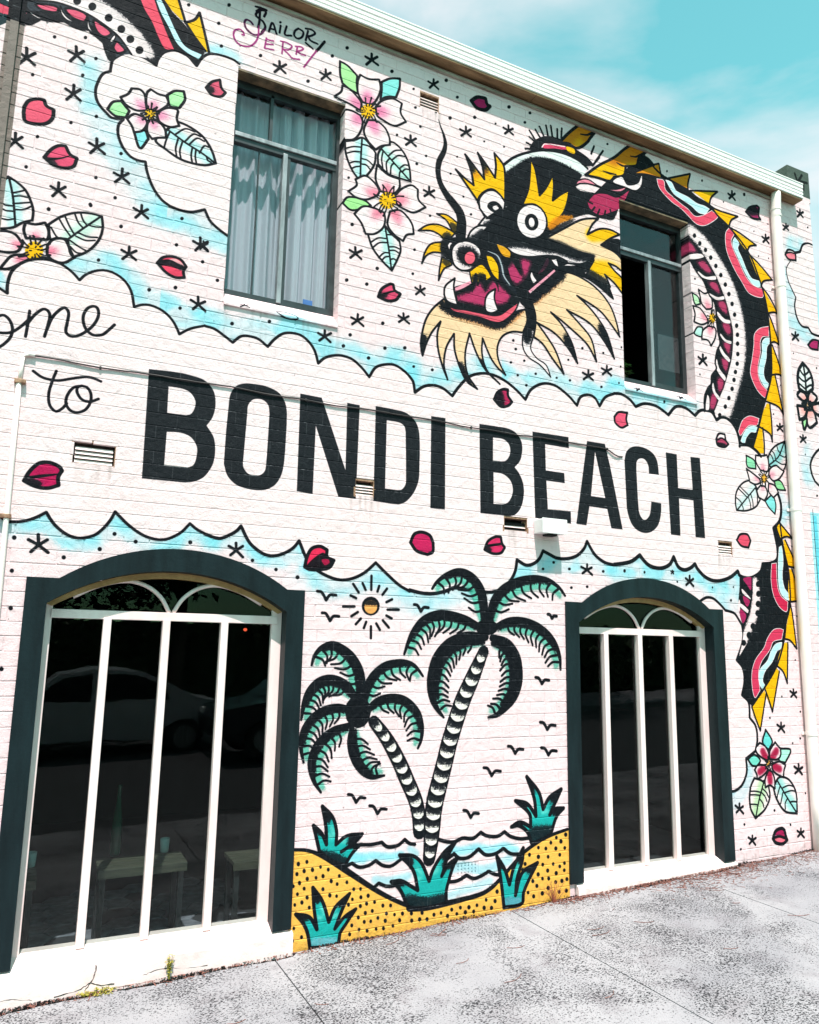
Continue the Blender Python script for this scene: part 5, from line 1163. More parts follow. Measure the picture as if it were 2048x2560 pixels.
def glass(name, tint, ior=1.45, rough=0.0, wav=0.0):
    m = bpy.data.materials.new(name); m.use_nodes = True; nt = m.node_tree; N = nt.nodes; N.clear()
    o = N.new('ShaderNodeOutputMaterial'); t = N.new('ShaderNodeBsdfTransparent'); gl = N.new('ShaderNodeBsdfGlossy'); fr = N.new('ShaderNodeLayerWeight'); fr.inputs['Blend'].default_value = .5; pw = N.new('ShaderNodeMath'); pw.operation = 'POWER'; pw.inputs[1].default_value = 5.0; sc = N.new('ShaderNodeMath'); sc.operation = 'MULTIPLY_ADD'; f0 = ((ior - 1) / (ior + 1)) ** 2; sc.inputs[1].default_value = .8 - f0; sc.inputs[2].default_value = f0
    nt.links.new(fr.outputs['Facing'], pw.inputs[0]); nt.links.new(pw.outputs[0], sc.inputs[0]); mx = N.new('ShaderNodeMixShader')
    t.inputs['Color'].default_value = tint; gl.inputs['Roughness'].default_value = rough
    if wav:
        n = noise_node(nt, 3.2, 2, .5, 'World'); bp = N.new('ShaderNodeBump'); bp.inputs['Strength'].default_value = wav; bp.inputs['Distance'].default_value = .02
        nt.links.new(n.outputs['Fac'], bp.inputs['Height']); nt.links.new(bp.outputs['Normal'], gl.inputs['Normal'])
    nt.links.new(sc.outputs[0], mx.inputs[0]); nt.links.new(t.outputs[0], mx.inputs[1]); nt.links.new(gl.outputs[0], mx.inputs[2]); nt.links.new(mx.outputs[0], o.inputs['Surface'])
    return m
M_GLASS = glass('cafe_window_glass', (.80, .84, .83, 1), 1.37, 0, .03)
M_GLASST = glass('tinted_fanlight_glass', (.55, .58, .57, 1), 1.2, 0, .03)
M_GLASSU = glass('upper_window_glass', (.95, .96, .97, 1), 1.5, 0, .22)
m_, nt, N, Lk, b = new_mat('curtain_cloth'); M_CURTAIN = m_
b.inputs['Base Color'].default_value = s2l(204, 204, 210); b.inputs['Roughness'].default_value = .9
tl_ = N.new('ShaderNodeBsdfTranslucent'); tl_.inputs['Color'].default_value = s2l(200, 204, 210); mx_ = N.new('ShaderNodeMixShader'); mx_.inputs[0].default_value = .25
Lk.new(b.outputs[0], mx_.inputs[1]); Lk.new(tl_.outputs[0], mx_.inputs[2]); Lk.new(mx_.outputs[0], N['Material Output'].inputs['Surface'])
m_, nt, N, Lk, b = new_mat('red_lamp_glow'); M_RED = m_
b.inputs['Emission Color'].default_value = (1, .12, .05, 1); b.inputs['Emission Strength'].default_value = 1.0; b.inputs['Base Color'].default_value = (.4, .03, .02, 1)

# concrete footpath: pale cement, dark exposed specks, denser and dirtier in patches
M_CONC, nt, N, Lk, b = new_mat('speckled_concrete')
big = noise_node(nt, .9, 5, .6, 'World', .4)
base = ramp(nt, big.outputs['Fac'], (.3, s2l(136, 133, 137)), (.62, s2l(158, 154, 156)))
sp1 = noise_node(nt, 84, 3, .6, 'World', .3, (1, 1.35, 1)); 
dens = noise_node(nt, 1.5, 3, .6, 'World', .5)
mr = N.new('ShaderNodeMapRange'); mr.inputs['From Min'].default_value = .34; mr.inputs['From Max'].default_value = .62; mr.inputs['To Min'].default_value = .10; mr.inputs['To Max'].default_value = -.055
Lk.new(dens.outputs['Fac'], mr.inputs['Value'])
sub_ = N.new('ShaderNodeMath'); sub_.operation = 'SUBTRACT'; Lk.new(sp1.outputs['Fac'], sub_.inputs[0]); Lk.new(mr.outputs['Result'], sub_.inputs[1])
spr = ramp(nt, sub_.outputs[0], (.545, (0, 0, 0)), (.60, (1, 1, 1)))
c1 = mix(nt, base.outputs['Color'], s2l(44, 42, 46), spr.outputs['Color'])
fine = noise_node(nt, 260, 2, .5, 'World'); fr_ = ramp(nt, fine.outputs['Fac'], (.36, (.72, .72, .72)), (.5, (1, 1, 1)))
c2 = mix(nt, c1.outputs['Result'], fr_.outputs['Color'], .8, 'MULTIPLY')
st = noise_node(nt, 3.1, 6, .65, 'World', .6); str_ = ramp(nt, st.outputs['Fac'], (.32, (.78, .75, .76)), (.48, (1, 1, 1)))
c3 = mix(nt, c2.outputs['Result'], str_.outputs['Color'], .9, 'MULTIPLY')
Lk.new(c3.outputs['Result'], b.inputs['Base Color']); b.inputs['Roughness'].default_value = .85; b.inputs['Specular IOR Level'].default_value = .3
inv = N.new('ShaderNodeMath'); inv.operation = 'MULTIPLY'; inv.inputs[1].default_value = -1; Lk.new(spr.outputs['Color'], inv.inputs[0])
bump(nt, inv.outputs[0], b, .5, .006)
# ------------------------------------------------------------------ the ground
XJ = [-5.08, -3.44, -1.80, -0.16, 1.48, 3.155, 4.785, 6.42, 8.06, 9.7]        # joints of the footpath
YJ = [-0.022, -2.3, -3.42]
def tilt(mb): mb.v = [(x, y, z + gz(x)) for x, y, z in mb.v]; return mb
g_ = MB(); n_ = 40
vs = [(-150 + 300 * i / n_, -150 + 300 * j / n_, -.62) for j in range(n_ + 1) for i in range(n_ + 1)]
g_.add(vs, [(j * (n_ + 1) + i, j * (n_ + 1) + i + 1, (j + 1) * (n_ + 1) + i + 1, (j + 1) * (n_ + 1) + i) for j in range(n_) for i in range(n_)])
tag(tilt(g_).build('ground', M_SOIL), kind='structure')
rd = MB(); rd.box(-90, 90, -11.5, -3.6, -.5, -.14); tag(tilt(rd).build('road', M_ASPH), kind='structure')
kb = MB()
for i in range(-8, 14): kb.box(i * 1.2, i * 1.2 + 1.192, -3.58, -3.43, -.3, -.004, .012)
tag(tilt(kb).build('kerb', M_CONC), kind='structure')
fp = MB(); fp.box(-60, 60, -15, -11.55, -.3, -.02); tag(tilt(fp).build('far_pavement', M_CONC), kind='structure')
bed = MB(); bed.box(-5.2, 9.8, -3.42, -.10, -.3, -.030); bed.box(-5.2, 9.8, -.10, .02, -.3, -.085)
pav = tag(tilt(bed).build('pavement', M_SOIL), kind='structure')
for i in range(len(XJ) - 1):
    for j in range(2):
        s_ = MB(); a_, b_ = XJ[i] + .004, XJ[i + 1] - .004
        y0, y1 = YJ[j + 1] + .004, YJ[j] - .004
        s_.box(a_, b_, y0, y1, -.1, 0, .006)
        if j == 0:                                       # the edge at the wall is ragged
            s_ = MB(); n_ = 46; rr = random.Random(i)
            sill_front = lambda x: .044 if (x < 1.62 or 3.72 < x < 5.40) else .0
            top = [(a_ + (b_ - a_) * k / n_, y1 - .002 - sill_front(a_ + (b_ - a_) * k / n_) - abs(rr.gauss(0, .008)) - .018 * max(0, math.sin(k * .31 + i * 2)), 0) for k in range(n_ + 1)]
            lo = [(a_, y0, 0), (b_, y0, 0)]
            ring = [lo[0], lo[1]] + top[::-1]; m_ = len(ring)
            t_ = tessellate_polygon([[Vector(v) for v in ring]])
            s_.add(ring + [(x, y, -.09) for x, y, z in ring], list(t_) + [(k, (k + 1) % m_, (k + 1) % m_ + m_, k + m_) for k in range(m_)])
        tilt(s_).build('paving_slab', M_CONC, pav)

# crumbled soil and old mortar packed into the gap along the wall
dt = MB(); rr = random.Random(21)
for q in range(7500):
    x = rr.uniform(-2, 6.9) if q % 3 else rr.gauss(rr.choice((.1, .8, 2.2, 4.9, 5.9)), .35)
    if not -2 < x < 6.9: continue
    yb = -.036 if (x < 1.6 or 3.75 < x < 5.37) else -.003
    y = yb - abs(rr.gauss(0, .011)); s = rr.uniform(.002, .0075); z = gz(x) - .022 + rr.uniform(0, .026) * max(.25, math.sin(x * 7.3) * .5 + .6)
    c = [Vector((rr.gauss(0, s), rr.gauss(0, s), rr.gauss(0, s * .8))) + Vector((x, y, z)) for _ in range(4)]
    dt.add(c, [(0, 1, 2), (0, 2, 3), (0, 3, 1), (1, 3, 2)])
dto = dt.build('packed_soil', M_SOIL, pav); dto['kind'] = 'stuff'

# ------------------------------------------------------------------ the building
bld = tag(empty('building', (3.0, 0, 0)), 'white painted brick building covered with a tattoo style mural of a dragon and palms', 'building')
bld_inv = Matrix.Translation((-3.0, 0, 0))
def part(mb, name, mat, parent=None, label=None, **kw):
    o = mb.build(name, mat, None, **kw)
    p = parent if parent is not None else bld
    o.parent = p
    if p is bld: o.matrix_parent_inverse = bld_inv
    elif isinstance(p, bpy.types.Object): o.matrix_parent_inverse = Matrix.Identity(4)
    if label: o['label'] = label
    return o
def arc(x0, z0, x1, z1, rise, n=24):
    c = (x1 - x0) / 2; r = (c * c + rise * rise) / (2 * rise); xm = (x0 + x1) / 2; zc = (z0 + z1) / 2 + rise - r; a = math.asin(min(1, c / r))
    return [(xm + r * math.sin(-a + 2 * a * k / n), zc + r * math.cos(-a + 2 * a * k / n)) for k in range(n + 1)]
AW = [dict(xo=(-.032, 1.594), xa=(.135, 1.474), xi=(.082, 1.477), zs=2.142, zb=.10, zi=2.0, ro=.212, ri=.216, mull=(.4175, .7545, 1.107), ground=-.08, lab='larger', side='left'),
      dict(xo=(3.687, 5.36), xa=(3.849, 5.199), xi=(3.811, 5.238), zs=2.158, zb=.122, zi=2.005, ro=.222, ri=.222, mull=(4.146, 4.499, 4.836), ground=.04, lab='smaller', side='right')]
UW = [dict(x=(.955, 1.754), z=(4.06, 5.742), lab='left'), dict(x=(4.352, 5.180), z=(4.045, 5.745), lab='right')]
VE = [(.14, .376, 2.822, 2.955), (1.926, 2.066, 2.812, 2.918), (3.135, 3.345, 2.672, 2.766), (5.355, 5.53, 2.642, 2.752), (2.367, 2.535, 5.95, 6.074), (2.735, 2.925, .268, .357)]
XL, XR, ZTOP = -2.0, 6.945, 6.60
holes = []
for a in AW:
    x0, x1 = a['xo'][0] + .05, a['xo'][1] - .05
    A = arc(a['xa'][0] - .02, a['zs'] - .05, a['xa'][1] + .02, a['zs'] - .05, a['ro'])
    holes.append([(x0, a['zb'] - .30), (x0, a['zs'] - .06)] + A + [(x1, a['zs'] - .06), (x1, a['zb'] - .30)])
for u in UW: holes.append([(u['x'][0] - .0025, u['z'][0] - .06), (u['x'][0] - .0025, u['z'][1]), (u['x'][1] + .0025, u['z'][1]), (u['x'][1] + .0025, u['z'][0] - .06)])
for v in VE: holes.append([(v[0], v[2]), (v[0], v[3]), (v[1], v[3]), (v[1], v[2])])
wm = MB()
wm.extrude([(XL, -.4), (XL, ZTOP), (XR - .003, ZTOP), (XR - .003, -.4)], holes, .0028, .15)
wm.box(XR - .16, XR - .004, .151, 7.0, -.4, ZTOP); wm.box(XL, XL + .15, .151, 7.0, -.4, ZTOP); wm.box(XL, XR - .004, 7.0, 7.15, -.4, ZTOP)
wall = part(wm, 'wall', M_MURAL)

# bricks: stretcher bond, painted over; cut where openings and vents are
def arch_span(a, z):                                       # the span a course must leave free
    i = .045
    if z < a['zs'] - .03: return a['xo'][0] + i, a['xo'][1] - i
    A = arc(a['xa'][0], a['zs'], a['xa'][1], a['zs'], a['ro'])
    zt = z + CH * .5 + .02
    if zt > max(p[1] for p in A): return None
    xs = [p[0] for p in A if p[1] >= zt]
    return (min(xs) + .02, max(xs) - .02) if len(xs) > 1 and max(xs) - min(xs) > .06 else None
JW, JH = .0078, .0070
bricks = []
k0, k1 = KR[0], KR[-1] + 1
for k in range(k0, k1):
    z0 = ZJ0 + k * CH; zc = z0 + CH / 2
    if zc > 6.46: continue
    free = []
    for a in AW:
        if a['zb'] - .2 < zc < a['zs'] + .3:
            s = arch_span(a, zc)
            if s: free.append(s + (0,))
    for u in UW:
        if u['z'][0] - .06 < zc < u['z'][1] + .01: free.append((u['x'][0], u['x'][1], 1))
    for v in VE:
        if v[2] - .01 < zc < v[3] + .01: free.append((v[0], v[1], 2))
    x = X0 - (X0 % .24) + OFFS[k] - .24
    while x < XR:
        iv = [(max(x, XL), min(x + .24, XR))]
        for f0, f1, t in free:
            nv = []
            for a_, b_ in iv:
                if b_ <= f0 or a_ >= f1: nv.append((a_, b_)); continue
                if a_ < f0: nv.append((a_, f0 + JW / 2))
                if b_ > f1: nv.append((f1 - JW / 2, b_))
            iv = nv
        for a_, b_ in iv:
            if b_ - a_ > .025:
                deep = any(t == 1 and (abs(a_ + JW / 2 - f1) < .002 or abs(b_ - JW / 2 - f0) < .002) for f0, f1, t in free)
                bricks.append((a_ + JW / 2, b_ - JW / 2, z0 + JH / 2, z0 + CH - JH / 2, deep))
        x += .24
def id_share(x0, x1, z0, z1):
    c0, c1 = int((x0 - X0) / TX), int((x1 - X0) / TX); r0, r1 = int((ZT - z1) / TX), int((ZT - z0) / TX)
    q = IDM[max(0, r0):max(1, r1):3, max(0, c0):max(1, c1):4]
    return float((q > 0).mean()) if q.size else 0.0
def px_of(x, y, z):
    d = CR @ (np.array([x, y, z]) - CAM); return 1024 + FPX * d[0] / d[2], 1280 + FPX * d[1] / d[2]
def score(b):
    x0, x1, z0, z1, _ = b
    P4 = [px_of(x, 0, z) for x, z in ((x0, z0), (x1, z0), (x1, z1), (x0, z1))]
    ar = .5 * abs(sum(P4[i][0] * P4[(i + 1) % 4][1] - P4[(i + 1) % 4][0] * P4[i][1] for i in range(4)))
    cx = sum(p[0] for p in P4) / 4; cy = sum(p[1] for p in P4) / 4
    if not (-20 < cx < 2068 and -10 < cy < 2570): return 0
    return ar * (1 - id_share(x0, x1, z0, z1))
order = sorted(range(len(bricks)), key=lambda i: -score(bricks[i]))
def brick_shape(w, h, deep):
    ch = .0022; d = .112 if deep else .03
    o = [(-w / 2, 0), (w / 2, 0)]
    def rng_(x, y): return [(-x, y, -1), (x, y, -1), (x, y, 1), (-x, y, 1)]
    F_ = [(-w / 2 + ch, 0, -h / 2 + ch), (w / 2 - ch, 0, -h / 2 + ch), (w / 2 - ch, 0, h / 2 - ch), (-w / 2 + ch, 0, h / 2 - ch)]
    E_ = [(-w / 2, ch, -h / 2), (w / 2, ch, -h / 2), (w / 2, ch, h / 2), (-w / 2, ch, h / 2)]
    B_ = [(x, d, z) for x, _, z in E_]
    return F_ + E_ + B_, [(0, 1, 2, 3)] + [(i, i + 4, (i + 1) % 4 + 4, (i + 1) % 4) for i in range(4)] + [(i + 4, i + 8, (i + 1) % 4 + 8, (i + 1) % 4 + 4) for i in range(4)]
cache = {}
rest = MB()
for n_, i in enumerate(order):
    x0, x1, z0, z1, deep = bricks[i]
    z0 -= random.choice((0, 0, .002, .0045)); x1 += random.choice((0, 0, .003, .0055)) if not deep else 0       # thick paint has filled many joints
    w, h = x1 - x0, z1 - z0; jy = random.uniform(-.0005, .0005)
    if n_ < 300:
        key = (round(w, 3), round(h, 3), deep)
        if key not in cache:
            me = bpy.data.meshes.new('brick'); me.from_pydata(*[brick_shape(w, h, deep)[0], [], brick_shape(w, h, deep)[1]]); me.materials.append(M_MURAL)
            bm = bmesh.new(); bm.from_mesh(me); bmesh.ops.recalc_face_normals(bm, faces=bm.faces); bm.to_mesh(me); bm.free(); cache[key] = me
        o = bpy.data.objects.new('brick', cache[key]); o.location = ((x0 + x1) / 2, jy, (z0 + z1) / 2)
        link(o, wall)
    else:
        vs, fs = brick_shape(w, h, deep)
        rest.add([(v[0] + (x0 + x1) / 2, v[1] + jy, v[2] + (z0 + z1) / 2) for v in vs], fs)
ro_ = part(rest, 'brick_field', M_MURAL, wall); ro_['kind'] = 'stuff'

# the painted motifs: a skin of paint that follows brick faces and joints
ids = [None] + [[] for _ in MOTIFS]
CX = .0075
def open_at(x, z):
    for u in UW:
        if u['x'][0] - .012 < x < u['x'][1] + .012 and u['z'][0] - .09 < z < u['z'][1] + .012: return True
    for v in VE:
        if v[0] - .012 < x < v[1] + .012 and v[2] - .012 < z < v[3] + .012: return True
    for a in AW:
        if a['xo'][0] - .004 < x < a['xo'][1] + .004 and a['zb'] - .3 < z < a['zs']: return True
    return False
ARC = [(a, arc(a['xa'][0], a['zs'], a['xa'][1], a['zs'], a['ro'])) for a in AW]
cols = np.arange(-.365, XR - .005, CX)
ci = ((cols + CX / 2 - X0) / TX).astype(int)
for k in range(k0, k1):
    zj = ZJ0 + k * CH
    edges = [0, JH / 2 + .0016] + [JH / 2 + .0016 + (CH - JH - .0032) * q / 9 for q in range(1, 10)] + [CH]
    for q in range(len(edges) - 1):
        za, zb_ = zj + edges[q], zj + edges[q + 1]
        zm = (za + zb_) / 2
        if zb_ > 6.33 or za < -.1: continue
        row = IDM[min(NH - 1, max(0, int((ZT - zm) / TX))), ci]
        ya = .0012 if q == 0 else -.0014; yb = .0012 if q == len(edges) - 2 else -.0014
        c = 0
        while c < len(row):
            v = row[c]
            if v == 0: c += 1; continue
            d = c
            while d < len(row) and row[d] == v: d += 1
            a_ = c
            while a_ < d:                                   # leave the openings free
                while a_ < d and open_at(cols[a_] + CX / 2, zm): a_ += 1
                b_ = a_
                while b_ < d and not open_at(cols[b_] + CX / 2, zm): b_ += 1
                if b_ > a_: ids[v].append((cols[a_], cols[b_ - 1] + CX, za, zb_, ya, yb))
                a_ = b_
            c = d
for i, (name, label) in enumerate(MOTIFS, 1):
    if not ids[i]: continue
    mb = MB()
    for xa, xb, za, zb_, ya, yb in ids[i]: mb.add([(xa, ya, za), (xb, ya, za), (xb, yb, zb_), (xa, yb, zb_)], [(0, 1, 2, 3)])
    me = bpy.data.meshes.new(name); me.from_pydata(mb.v, [], mb.f); me.materials.append(M_MURAL)
    o = link(bpy.data.objects.new(name, me), wall)
    if label: o['label'] = label
# ------------------------------------------------------------------ eave, pier, pipes
ev = MB()
prof = [(-.108, 6.366), (-.112, 6.372), (-.112, 6.392), (-.107, 6.397), (-.107, 6.402), (-.113, 6.407), (-.113, 6.428), (-.108, 6.433), (-.108, 6.438), (-.114, 6.443), (-.114, 6.464), (-.109, 6.469), (-.109, 6.474), (-.116, 6.480), (-.118, 6.512), (-.122, 6.518), (-.122, 6.528), (-.10, 6.534), (.30, 6.56), (.30, 6.366)]
n_ = len(prof)
def run(mb, prof, x0, x1):
    n = len(prof); t = tessellate_polygon([[Vector((p[0], p[1], 0)) for p in prof]])
    mb.add([(x0, y, z) for y, z in prof] + [(x1, y, z) for y, z in prof], [(i, (i + 1) % n, (i + 1) % n + n, i + n) for i in range(n)] + [tuple(q) for q in t] + [tuple(v + n for v in q) for q in t])
run(ev, prof, XL - .05, 6.69)
eave = part(ev, 'fascia', M_GUTTER, label='ribbed white fascia along the eave')
sf = MB()
xs = [XL - .05, .9, 3.4, 5.05, 6.688]
for a_, b_ in zip(xs, xs[1:]): sf.box(a_ + .002, b_ - .002, -.104, .0, 6.350, 6.365)
part(sf, 'soffit_board', M_SOFFIT, eave)
bt = MB(); run(bt, [(-.003, 6.300), (-.022, 6.303), (-.024, 6.322), (-.014, 6.330), (-.003, 6.332)], XL - .05, 6.33); part(bt, 'batten', M_BATTEN, eave)
pr_ = MB(); pr_.box(6.635, 6.968, .004, .42, 6.45, 6.806, .008); part(pr_, 'pier_top', M_MURAL, label='dark weathered pier top with scratched capitals above the eave')
rf = MB(); rf.add([(XL, .28, 6.565), (6.63, .28, 6.565), (6.63, 7.1, 7.2), (XL, 7.1, 7.2)], [(0, 1, 2, 3)]); part(rf, 'roof', M_GUTTER)
# steel channel down the left
ch = MB(); ch.box(-.437, -.391, -.020, .001, gz(-.4), 6.35); part(ch, 'steel_channel', M_MURAL, label='flat brown channel down the left edge, black where the dragon crosses')
# white downpipe on the right
dp = MB()
xp0 = at(1943, 548, -.06)[0]; xp1 = at(2049, 2130, -.06)[0]; xp = (xp0 + xp1) / 2
pts = [(xp, -.055, gz(xp) + .0)] + [(xp, -.055, z) for z in (.5, 1.5, 2.5, 3.5, 4.5, 5.5, 6.06)] + [(xp + .003, -.056, 6.14), (xp + .008, -.060, 6.22), (xp + .012, -.062, 6.30), (xp + .012, -.062, 6.352)]
dp.tube(pts, .046, 20)
dpo = part(dp, 'downpipe', M_PIPE, smooth=False, label='white round downpipe under the right end of the eave')
for p in dpo.data.polygons: p.use_smooth = abs(p.normal.z) < .7
for z in (6.17, 6.10): c_ = MB(); c_.tube([(xp + .004, -.056, z - .012), (xp + .004, -.056, z + .012)], .050, 20); part(c_, 'collar', M_PIPE, dpo)
for z in (5.35, 3.12, 1.1): c_ = MB(); c_.tube([(xp, -.055, z - .016), (xp, -.055, z + .016)], .0495, 20); c_.box(xp - .06, xp + .06, -.010, -.0016, z - .013, z + .013); part(c_, 'bracket', M_PIPE, dpo)

# ------------------------------------------------------------------ vents
for i, v in enumerate(VE):
    x0, x1, z0, z1 = v
    fr = MB()
    lab = ['broken air vent left of the letter B', 'white air vent beside the letter N', 'damaged dark air vent below the second letter B', 'white air vent below the letter H', 'white air vent under the eave above the dragon whisker', 'blue painted grille in the sea'][i]
    fr.box(x0 - .012, x0 + .004, .002, .06, z0 - .012, z1 + .012); fr.box(x1 - .004, x1 + .012, .002, .06, z0 - .012, z1 + .012)
    fr.box(x0 + .004, x1 - .004, .002, .06, z1 - .002, z1 + .012); fr.box(x0 + .004, x1 - .004, .004, .06, z0 - .012, z0 + .002)
    vo = part(fr, 'air_vent', M_BROKEN if i < 5 else M_MURAL, label=lab)
    bk = MB(); bk.box(x0, x1, .075, .08, z0, z1); part(bk, 'vent_back', M_VENT if i != 2 else M_BLACK, vo)
    if i == 5:
        for q in range(7):
            xx = x0 + (x1 - x0) * (q + .5) / 7; s_ = MB(); s_.box(xx - .009, xx + .009, .004, .02, z0, z1); part(s_, 'grille_bar', M_MURAL, vo)
        for q in range(4):
            zq = z0 + (z1 - z0) * (q + .5) / 4; s_ = MB(); s_.box(x0, x1, .006, .022, zq - .007, zq + .007); part(s_, 'grille_bar', M_MURAL, vo)
    else:
        ns = 4 if i in (0, 1, 3, 4) else 3
        zt = z1 - (.026 if i else .03)
        for q in range(ns):
            zq = z0 + (zt - z0) * (q + .5) / ns; h = (zt - z0) / ns
            s_ = MB(); e0 = .0 if i != 0 else .014
            yy = .006 if i != 2 else .02
            s_.add([(x0 + e0, yy + .016, zq + h * .44), (x1 - e0, yy + .016, zq + h * .44), (x1 - e0, yy, zq - h * .34), (x0 + e0, yy, zq - h * .34), (x0 + e0, yy + .022, zq + h * .2), (x1 - e0, yy + .022, zq + h * .2), (x1 - e0, yy + .008, zq - h * .38), (x0 + e0, yy + .008, zq - h * .38)],
                   [(0, 1, 2, 3), (7, 6, 5, 4), (0, 4, 5, 1), (3, 2, 6, 7), (0, 3, 7, 4), (1, 5, 6, 2)])
            part(s_, 'vent_slat', M_SILL if i != 2 or q == 1 else M_BLACK, vo)

# ------------------------------------------------------------------ the two arched windows
for wi, a in enumerate(AW):
    (xo0, xo1), (xa0, xa1), (xi0, xi1) = a['xo'], a['xa'], a['xi']; zb, zs, zi = a['zb'], a['zs'], a['zi']
    outer = [(xo0, zb), (xo0, zs)] + arc(xa0, zs, xa1, zs, a['ro']) + [(xo1, zs), (xo1, zb)]
    inner = [(xi1, zb)] + arc(xi0, zi, xi1, zi, a['ri'])[::-1] + [(xi0, zb)]
    s_ = MB(); s_.extrude(outer + inner, [], -.014, .13)
    aw = part(s_, 'arched_window', M_SURROUND, label='%s arched cafe window with dark teal surround on the %s' % (a['lab'], a['side']))
    y0, y1 = .084, .124
    jb = []
    s_ = MB(); s_.box(xi0 + .001, xi0 + .036, y0, y1, zb + .02, zi + .02, .003); part(s_, 'jamb', M_FRAME, aw)
    s_ = MB(); s_.box(xi1 - .066, xi1 - .001, y0, y1, zb + .02, zi + .02, .003); part(s_, 'jamb', M_FRAME, aw)
    for xm in a['mull']:
        s_ = MB(); s_.box(xm - .0225, xm + .0225, y0 - .012, y1, zb + .03, 1.930, .004); part(s_, 'mullion', M_FRAME, aw)
    s_ = MB(); s_.box(xi0 + .03, xi1 - .03, y0 - .006, y1, 1.921, 1.972, .003); part(s_, 'transom', M_FRAME, aw)
    A0 = arc(xi0 + .001, zi, xi1 - .001, zi, a['ri'] - .001); A1 = arc(xi0 + .03, zi - .012, xi1 - .03, zi - .012, a['ri'] - .026)
    s_ = MB(); s_.extrude(A0 + A1[::-1], [], y0 - .004, y1); part(s_, 'arch_head', M_TAN, aw)
    xc = (xi0 + xi1) / 2; k = (xi1 - xi0) / 1.395
    for sg in (-1, 1):
        pp = cr([np.array(p) for p in ((-.56, 2.045), (-.42, 2.118), (-.265, 2.152), (-.15, 2.125), (-.065, 2.06), (-.012, 1.972))], 6)
        s_ = MB(); s_.tube([(xc + sg * -1 * p[0] * k, .098, p[1]) for p in pp], .0125, 8); part(s_, 'tracery_bar', M_FRAME, aw, smooth=True)
    ed = [xi0 + .036] + [e for m in a['mull'] for e in (m - .0225, m + .0225)] + [xi1 - .066]
    for q in range(4):
        s_ = MB(); s_.box(ed[2 * q] - .004, ed[2 * q + 1] + .004, .108, .112, zb + .02, 1.93); part(s_, 'pane', M_GLASS, aw)
    s_ = MB(); s_.extrude(arc(xi0 + .02, zi - .03, xi1 - .02, zi - .03, a['ri'] - .02) , [], .108, .112); part(s_, 'pane', M_GLASST, aw)
    # sloped white sill, its front running down to the pavement
    s_ = MB(); n_ = 40; e0, e1 = xo0 - .03 if wi == 0 else xo0 + .06, xo1 + .01
    if wi == 0: e0 = -2.0
    rows = []
    rr = random.Random(5 + wi)
    for q in range(n_ + 1):
        x = e0 + (e1 - e0) * q / n_; zg = gz(x) - .05
        w_ = rr.uniform(-.003, .003)
        lo = zg + .045 + rr.uniform(0, .02)
        if wi == 0 and x < xo0 - .02: tp = -.012 + .05 * max(0, (x + .3)) ; rows.append([(x, -.024, lo - .03), (x, -.022 + w_, tp - .01), (x, -.004, tp), (x, .0, tp + .002), (x, .14, tp + .003), (x, .14, zg)])
        else: rows.append([(x, -.034, lo - .03), (x, -.031 + w_, zb - .036), (x, -.027, zb - .022), (x, .03, zb + .006), (x, .14, zb + .048), (x, .14, zg)])
    vs = [p for r in rows for p in r]; m_ = 6
    s_.add(vs, [(q * m_ + c, q * m_ + (c + 1) % m_, (q + 1) * m_ + (c + 1) % m_, (q + 1) * m_ + c) for q in range(n_) for c in range(m_)] + [tuple(range(m_)), tuple(n_ * m_ + c for c in range(m_))])
    so_ = part(s_, 'sill', M_SILL, aw)
    if wi == 0:                                            # cracks in the render of the plinth
        for pts in ([(.50, .075), (.495, .03), (.478, -.012), (.45, -.045)], [(.30, -.052), (.42, -.040), (.478, -.012), (.52, -.030), (.60, -.036)], [(-.02, -.045), (.06, -.030), (.13, -.036), (.2, -.052)], [(.74, -.018), (.80, -.004), (.88, .0), (.98, -.014), (1.1, -.02)]):
            s_ = MB(); q_ = cr([np.array(p) for p in pts], 5); s_.tube([(p[0] + random.uniform(-.003, .003), -.0325, p[1] + random.uniform(-.003, .003)) for p in q_], [random.uniform(.0012, .003) for _ in q_], 5); part(s_, 'crack', M_SOIL, aw)

